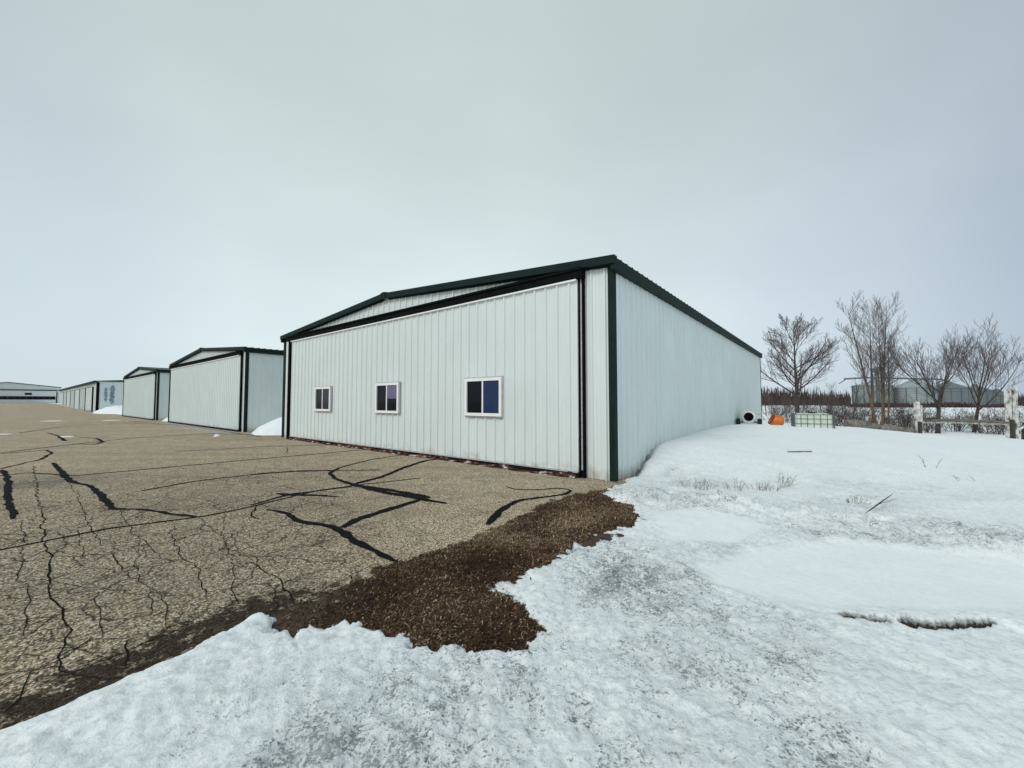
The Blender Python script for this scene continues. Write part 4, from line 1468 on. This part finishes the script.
# elevator leg with conveyor running over the bins
x, y = at_depth(878, DB - 14)
root = empty('grain_elevator', (x, y, -0.4), 0, 'thin grain elevator tower with a long conveyor over the bins', 'grain elevator')
t = MB()
for sx in (-1, 1):
    for sy in (-1, 1):
        t.box((sx * .9 - .13, sy * .9 - .13, 0), (sx * .9 + .13, sy * .9 + .13, 12.4))
for k in range(6):
    z = 1 + k * 1.9
    for s in (-1, 1):
        t.tube([(-.9, s * .9, z), (.9, s * .9, z + 1.9)], .07, 4); t.tube([(s * .9, -.9, z + 1.9), (s * .9, .9, z)], .07, 4)
t.box((-.45, -.3, 0), (.45, .3, 12.5))
t.build('tower', M['bin_dark'], root)
t = MB(); t.box((-1.2, -.9, 12.5), (1.2, .9, 14.0)); t.prism([(-1.25, 14.0), (1.25, 14.0), (0, 14.7)], 'y', -.9, .9); t.build('head_house', M['bin_dark'], root)
t = MB(); t.tube([(-8, 5, 10.5), (0, 5, 11.0), (33, 9, 10.6), (44, 14, 8.6)], .3, 6)
for xx in (-6, 5, 14, 23, 32): t.tube([(xx, 6, 10.8), (xx + 1, 11, 9.0)], .18, 4)
t.build('conveyor', M['bin_dark'], root)


# ------------------------------------------------------------------ yard objects on the drift
def z_on(x, y): return ground_z(x, y)


# round white tank cart with a dark open end between two small wheels
x, y = at_depth(748, 17.6)
gz = z_on(x, y)
az = math.atan2(x, y)
root = empty('tank_trailer', (x, y, gz), -az, 'small white tank on black wheels with a round dark opening by the hangar wall', 'trailer')
b = MB(); b.lathe([(0.01, 1.1), (0.16, 1.08), (0.26, .95), (0.285, .8), (0.285, 0.04), (0.27, 0.0), (0.2, -0.02)], 28, 'y', (0, 0, 0.30)); b.build('tank', M['white_tank'], root, True)
b = MB(); b.lathe([(0.19, -0.03), (0.21, -0.045), (0.21, -0.02), (0.19, -0.015), (0.19, -0.03)], 28, 'y', (0, 0, 0.33), False); b.build('hatch_rim', M['white_tank'], root)
b = MB(); b.lathe([(0.185, 0.0), (0.185, -0.028), (0.01, -0.03)], 28, 'y', (0, 0, 0.33)); b.build('hatch', M['black'], root)
for s in (-1, 1):
    b = MB(); b.lathe([(0.05, -0.07), (0.12, -0.08), (0.155, -0.06), (0.16, 0), (0.155, 0.06), (0.12, 0.08), (0.05, 0.07)], 20, 'x', (s * 0.40, 0.0, 0.10)); w = b.build('wheel', M['tyre'], root, True)
    b = MB(); b.lathe([(0.05, -0.084), (0.05, 0.084)], 12, 'x', (s * 0.40, 0.0, 0.10)); b.build('hub', M['galv'], w)
b = MB(); b.box((-.4, .02, .07), (.4, .10, .13)); b.box((-.05, .1, .02), (.05, 1.5, .07)); b.build('axle_frame', M['wood_dark'], root)
b = MB(); b.tube([(0.30, 0.3, 0.42), (0.55, 0.5, 0.50), (0.8, 0.8, 0.52)], 0.02, 6); b.build('handle', M['galv'], root)

# tilted orange tub
x, y = at_depth(777, 19.0)
gz = z_on(x, y)
root = empty('tub', (x, y, gz - 0.08), 0, 'rounded orange tub tipped over in the snow beside the hangar corner', 'tub')
b = MB(); b.lathe([(0.01, 0.0), (0.16, 0.015), (0.28, 0.07), (0.37, 0.19), (0.40, 0.33), (0.37, 0.47), (0.31, 0.58), (0.27, 0.64), (0.25, 0.64), (0.29, 0.55), (0.34, 0.4), (0.34, 0.25), (0.01, 0.08)], 26)
o = b.build('body', M['orange'], root, True); o.rotation_euler = (R(-18), R(-62), 0); o.location = (0.30, 0, 0.26)
b = MB(); b.lathe([(0.27, 0.62), (0.32, 0.625), (0.32, 0.67), (0.27, 0.67), (0.27, 0.62)], 26, caps=False); q = b.build('rim', M['red'], root, True); q.rotation_euler = o.rotation_euler; q.location = o.location
root.scale = (0.82, 0.82, 0.82)
b = MB(); b.tube([(-0.3, -.1, .42), (-.18, -.15, .62), (0.0, -.12, .68), (.12, -.1, .60)], 0.035, 8); b.build('handle', M['yellow'], root, True)

# caged tank half sunk in snow
x, y = at_depth(811, 15.6)
gz = z_on(x, y)
root = empty('caged_tank', (x, y, gz - 0.46), R(-30), 'milky white liquid tank in a grey wire cage, half buried in snow', 'tank')
b = MB()
b.prism([(-.56, -.44), (-.5, -.5), (.5, -.5), (.56, -.44), (.56, .44), (.5, .5), (-.5, .5), (-.56, .44)], 'z', 0.14, 0.95)
b.prism([(-.46, -.38), (.46, -.38), (.46, .38), (-.46, .38)], 'z', 0.951, 1.0)
b.build('tank', M['tank'], root)
b = MB(); b.lathe([(0.12, 1.0), (0.12, 1.05), (0.10, 1.06), (0.01, 1.06)], 16); b.build('lid', M['tyre'], root)
b = MB()
for z in (0.22, 0.42, 0.62, 0.80, 0.97):
    b.tube([(-.60, -.54, z), (.60, -.54, z), (.60, .54, z), (-.60, .54, z), (-.60, -.54, z)], 0.011, 5)
for k in range(7):
    xx = -.6 + k * .2
    for s in (-1, 1): b.tube([(xx, s * .555, .14), (xx, s * .555, 0.98)], 0.011, 5)
for k in range(6):
    yy = -.54 + k * .216
    for s in (-1, 1): b.tube([(s * .615, yy, .14), (s * .615, yy, 0.98)], 0.011, 5)
for s in (-.3, .3): b.tube([(s, -.55, .985), (s, .55, .985)], 0.012, 5)
b.build('wire_cage', M['cage'], root)
b = MB(); b.box((-.6, -.5, 0), (.6, .5, .12)); b.build('pallet', M['wood_dark'], root)

# grey weathered log
p0 = np.array(at_depth(843, 17.4)); p1 = np.array(at_depth(914, 15.9))
pts = []; rads = []
rr = random.Random(8)
for i in range(12):
    t = i / 11
    q = p0 * (1 - t) + p1 * t
    pts.append((q[0], q[1] + 0.05 * rr.uniform(-1, 1), z_on(q[0], q[1]) + 0.13 - 0.10 * t + rr.uniform(-.02, .02)))
    rads.append((0.24 - 0.08 * t) * rr.uniform(.75, 1.15))
root = empty('fallen_log', pts[0], 0, 'grey weathered log lying half sunk in the snow before the tallest tree', 'log')
off = Vector(pts[0])
b = MB(); b.tube([Vector(p) - off for p in pts], rads, 14); b.build('log_trunk', M['log'], root, True)
b = MB(); 
for i, (dx_, dz_) in ((3, (.3, .25)), (6, (-.2, .3)), (9, (.35, .12))):
    s = Vector(pts[i]) - off
    b = MB(); b.tube([s, s + Vector((dx_ * .6, -.1, dz_ * .8)), s + Vector((dx_, -.18, dz_))], [.04, .03, .012], 6); b.build('branch_stub', M['wood_grey'], root, True)

# broken white fence
xa, ya = at_depth(917.5, 16.3); xb, yb = at_depth(1009, 16.6)
ga, gb = z_on(xa, ya), z_on(xb, yb)
root = empty('white_fence', (xa, ya, ga), 0, 'old peeling white rail fence with a short post and taller paired posts at right', 'fence')
d = Vector((xb - xa, yb - ya, gb - ga))


def post(px_off, w, h, mat, lean=0.0, yo=0.0, sink=0.25):
    b = MB()
    x = px_off
    b.add([(x - w, yo - w, -sink), (x + w, yo - w, -sink), (x + w, yo + w, -sink), (x - w, yo + w, -sink),
           (x - w * .9 + lean, yo - w, h), (x + w * .95 + lean, yo - w, h - .03), (x + w * .9 + lean, yo + w, h - .05), (x - w + lean, yo + w, h - .01)],
          [(0, 3, 2, 1), (4, 5, 6, 7), (0, 1, 5, 4), (1, 2, 6, 5), (2, 3, 7, 6), (3, 0, 4, 7)])
    return b.build('post', M[mat], root)


post(-0.03, 0.065, 1.36, 'fence_white', -0.02)
post(0.15, 0.055, 1.22, 'fence_white', 0.02, 0.1)
post(-0.10, 0.045, 0.55, 'wood_dark', 0.02, -0.12)
post(d.x - 0.08, 0.07, 1.88, 'fence_white', 0.02, d.y)
post(d.x + 0.10, 0.05, 1.80, 'wood_grey', 0.0, d.y + .1)
post(d.x + 0.20, 0.07, 1.98, 'fence_white', 0.02, d.y + .02)
post(d.x + 0.40, 0.05, 0.5, 'wood_dark', 0.08, d.y - .08)
post(d.x - 0.12, 0.05, 0.62, 'wood_dark', 0.0, d.y - .15)
b = MB(); b.tube([(0.25, -.02, .58), (1.2, d.y * .3, .60), (2.6, d.y * .7, .55), (d.x + .15, d.y - .1, .46)], [.055, .06, .055, .05], 7); b.build('rail', M['wood_grey'], root)
b = MB(); b.tube([(0.1, .12, .50), (1.6, d.y * .4 + .1, .50), (d.x, d.y + .12, .40)], [.04, .045, .04], 7); b.build('rail', M['fence_white'], root)
b = MB(); b.tube([(d.x + .25, d.y + .05, 1.15), (d.x + 1.4, d.y + .1, 1.05)], [.045, .04], 7); b.build('rail', M['fence_white'], root)
b = MB(); b.tube([(d.x - .05, d.y - .1, .06), (d.x + .5, d.y - .15, .42), (d.x + 1.2, d.y - .1, .5)], [.05, .045, .04], 7); b.build('brace', M['fence_white'], root)
post(d.x + 0.02, 0.045, 1.62, 'fence_white', 0.05, d.y - .13)
b = MB(); b.tube([(0.3, .0, .62), (0.9, .05, .68)], [.07, .03], 7); b.build('broken_rail', M['wood_dark'], root)

# ------------------------------------------------------------------ dry weeds and a stick poking out of the snow
weeds = [(692, 486, .22, 'thin dry weed tuft nearest the hangar in the snow below the drift'), (703, 487, .20, 'dry weed tuft second from the hangar below the drift'), (733, 487.5, .22, 'dry weed tuft in the middle below the drift'),
         (758, 487, .22, 'dry weed tuft right of the middle one below the drift'), (768, 488, .18, 'small dry weed tuft between two others below the drift'), (781, 485, .30, 'tallest dry weed tuft, rightmost below the drift'),
         (933, 475, .34, 'single dry stalk alone on the smooth snow at right'), (968, 487, .20, 'slanting dry stalk at the far right on the smooth snow'), (856, 500, .12, 'little dry weed left of the lying stick')]
for i, (px, py, hh, lab) in enumerate(weeds):
    q = G(px, py, 0.12 if py > 480 else .16)
    rr = random.Random(500 + i)
    stems = []
    for k in range(3 if i in (6, 7) else 12):
        a = rr.uniform(0, 6.28)
        s = rr.uniform(.05, .8) if i != 7 else 1.5
        stems.append(((math.cos(a) * .13, math.sin(a) * .05, 0), (math.cos(a) * s if i != 7 else -1.3, math.sin(a) * s, 1), hh * rr.uniform(.5, 1), 0.0035))
    root = tree('dry_weed', (q[0], q[1], ground_z(q[0], q[1]) - 0.02), stems, dict(n=[3], t0=[0.4], ang=[(20, 50)], len=[(0.25, 0.45)], up=0.02, wob=0.15, rk=(0.6, 0.8), fall=0.3, rmin=0.002),
                lab, 'weed', 'dry weeds poking through the snow', seed=600 + i, mt='straw', mw='straw', trunk_levels=1, maxl=1)
qb0 = G(787, 453, .42); qb1 = G(811, 452.6, .42)
root = empty('shadow_line', (qb0[0], qb0[1], ground_z(*qb0) - 0.022), math.atan2(qb1[1] - qb0[1], qb1[0] - qb0[0]), 'thin grey strip added as a shadow line on the smooth snow drift', 'shadow_line')
Lb = float(np.linalg.norm(qb1 - qb0))
b = MB(); b.prism([(0, -.05), (Lb * .5, -.06), (Lb, -.03), (Lb, .03), (Lb * .4, .04), (0, .03)], 'z', -0.05, 0.028); b.build('shadow_strip', M['wood_grey'], root)  # solid strip standing in for a shadow line on the drift
qa = G(866, 513, .12); qb = G(893, 500, .12)
za, zb_ = ground_z(*qa), ground_z(*qb)
root = empty('stick', (qa[0], qa[1], za), 0, 'thin forked stick lying on the snow in front of the fence', 'stick')
dq = Vector((qb[0] - qa[0], qb[1] - qa[1], zb_ - za))
b = MB(); b.tube([(0, 0, .01), dq * .4 + Vector((0, 0, .05)), dq * .75 + Vector((0, 0, .08)), dq + Vector((0, 0, .10))], [.006, .009, .007, .003], 6); b.build('stem', M['wood_dark'], root)
b = MB(); b.tube([dq * .4 + Vector((0, 0, .05)), dq * .75 + Vector((.06, -.1, .1))], [.004, .002], 5); b.build('fork', M['wood_dark'], root)

# ------------------------------------------------------------------ light and sky
SUN_EL, SUN_AZ = R(40), R(226)       # azimuth measured from +Y towards +X: behind the camera
sd_ = bpy.data.lights.new('sun', 'SUN')
sun = bpy.data.objects.new('sun', sd_)
COL.objects.link(sun)
sd_.energy = 1.3
sd_.angle = R(20)
sd_.color = (1.0, 0.965, 0.92)
dirv = Vector((math.sin(SUN_AZ) * math.cos(SUN_EL), math.cos(SUN_AZ) * math.cos(SUN_EL), math.sin(SUN_EL)))
sun.rotation_euler = dirv.to_track_quat('Z', 'Y').to_euler()

wd = bpy.data.worlds.new('World')
scene.world = wd
wd.use_nodes = True
nt = wd.node_tree
bg = nt.nodes['Background']
bg.inputs['Strength'].default_value = 0.1


def wn(t, **k):
    n = nt.nodes.new(t)
    for a, b in k.items(): setattr(n, a, b)
    return n


sky = wn('ShaderNodeTexSky', sky_type='NISHITA', sun_disc=False)
sky.sun_elevation = SUN_EL
sky.sun_rotation = SUN_AZ
sky.air_density = 1.0; sky.dust_density = 3.0
tc = wn('ShaderNodeTexCoord')
nrm = wn('ShaderNodeVectorMath', operation='NORMALIZE')
nt.links.new(tc.outputs['Generated'], nrm.inputs[0])
sep = wn('ShaderNodeSeparateXYZ')
nt.links.new(nrm.outputs[0], sep.inputs[0])
# overcast grey: brighter low down on the left, duller to the right and overhead
rampz = wn('ShaderNodeValToRGB')
e = rampz.color_ramp.elements
stops = [(0.0, (7.1, 8.1, 8.3)), (0.12, (7.1, 8.2, 8.45)), (0.30, (6.4, 7.4, 7.65)), (0.52, (5.6, 6.55, 6.6)), (0.72, (5.05, 5.95, 5.95)), (1.0, (5.05, 6.0, 6.1))]
while len(e) < len(stops): e.new(0.5)
for i, (p, c) in enumerate(stops):
    e[i].position = p; e[i].color = (*[v / 10 for v in c], 1)
nt.links.new(sep.outputs['Z'], rampz.inputs['Fac'])
rampx = wn('ShaderNodeValToRGB')
e = rampx.color_ramp.elements
stops = [(0.0, (.80, .83, .86)), (0.15, (.89, .90, .93)), (0.22, (1.0, 1.0, 1.0)), (0.5, (1.05, 1.045, 1.035)), (0.72, (.93, .93, .955)), (0.84, (.78, .795, .86)), (0.90, (.63, .65, .735)), (1.0, (.56, .59, .68))]
while len(e) < len(stops): e.new(0.5)
for i, (p, c) in enumerate(stops):
    e[i].position = p; e[i].color = (*c, 1)
mx = wn('ShaderNodeMath', operation='MULTIPLY_ADD')
mx.inputs[1].default_value = 0.5; mx.inputs[2].default_value = 0.5
nt.links.new(sep.outputs['X'], mx.inputs[0])
nt.links.new(mx.outputs[0], rampx.inputs['Fac'])
mul = wn('ShaderNodeMixRGB', blend_type='MULTIPLY'); mul.inputs['Fac'].default_value = 1
nt.links.new(rampz.outputs['Color'], mul.inputs['Color1']); nt.links.new(rampx.outputs['Color'], mul.inputs['Color2'])
nz = wn('ShaderNodeTexNoise'); nz.inputs['Scale'].default_value = 1.7; nz.inputs['Detail'].default_value = 5; nz.inputs['Roughness'].default_value = .5
mpn = wn('ShaderNodeMapping'); mpn.inputs['Scale'].default_value = (1, 1, 2.6)
nt.links.new(nrm.outputs[0], mpn.inputs['Vector']); nt.links.new(mpn.outputs[0], nz.inputs['Vector'])
rn = wn('ShaderNodeValToRGB'); rn.color_ramp.elements[0].position = .3; rn.color_ramp.elements[1].position = .7
rn.color_ramp.elements[0].color = (.945, .95, .958, 1); rn.color_ramp.elements[1].color = (1.045, 1.04, 1.035, 1)
nt.links.new(nz.outputs['Fac'], rn.inputs['Fac'])
mul2 = wn('ShaderNodeMixRGB', blend_type='MULTIPLY'); mul2.inputs['Fac'].default_value = 1
nt.links.new(mul.outputs['Color'], mul2.inputs['Color1']); nt.links.new(rn.outputs['Color'], mul2.inputs['Color2'])
x10 = wn('ShaderNodeVectorMath', operation='SCALE'); x10.inputs['Scale'].default_value = 10.0
nt.links.new(mul2.outputs['Color'], x10.inputs[0])
mixs = wn('ShaderNodeMixRGB'); mixs.inputs['Fac'].default_value = 0.95
nt.links.new(sky.outputs['Color'], mixs.inputs['Color1']); nt.links.new(x10.outputs[0], mixs.inputs['Color2'])
nt.links.new(mixs.outputs['Color'], bg.inputs['Color'])

vs_ = scene.view_settings
scene.display_settings.display_device = 'sRGB'
vs_.view_transform = 'Standard'
vs_.look = 'None'
vs_.exposure = 0.1
vs_.gamma = 1.0
vs_.use_curve_mapping = False
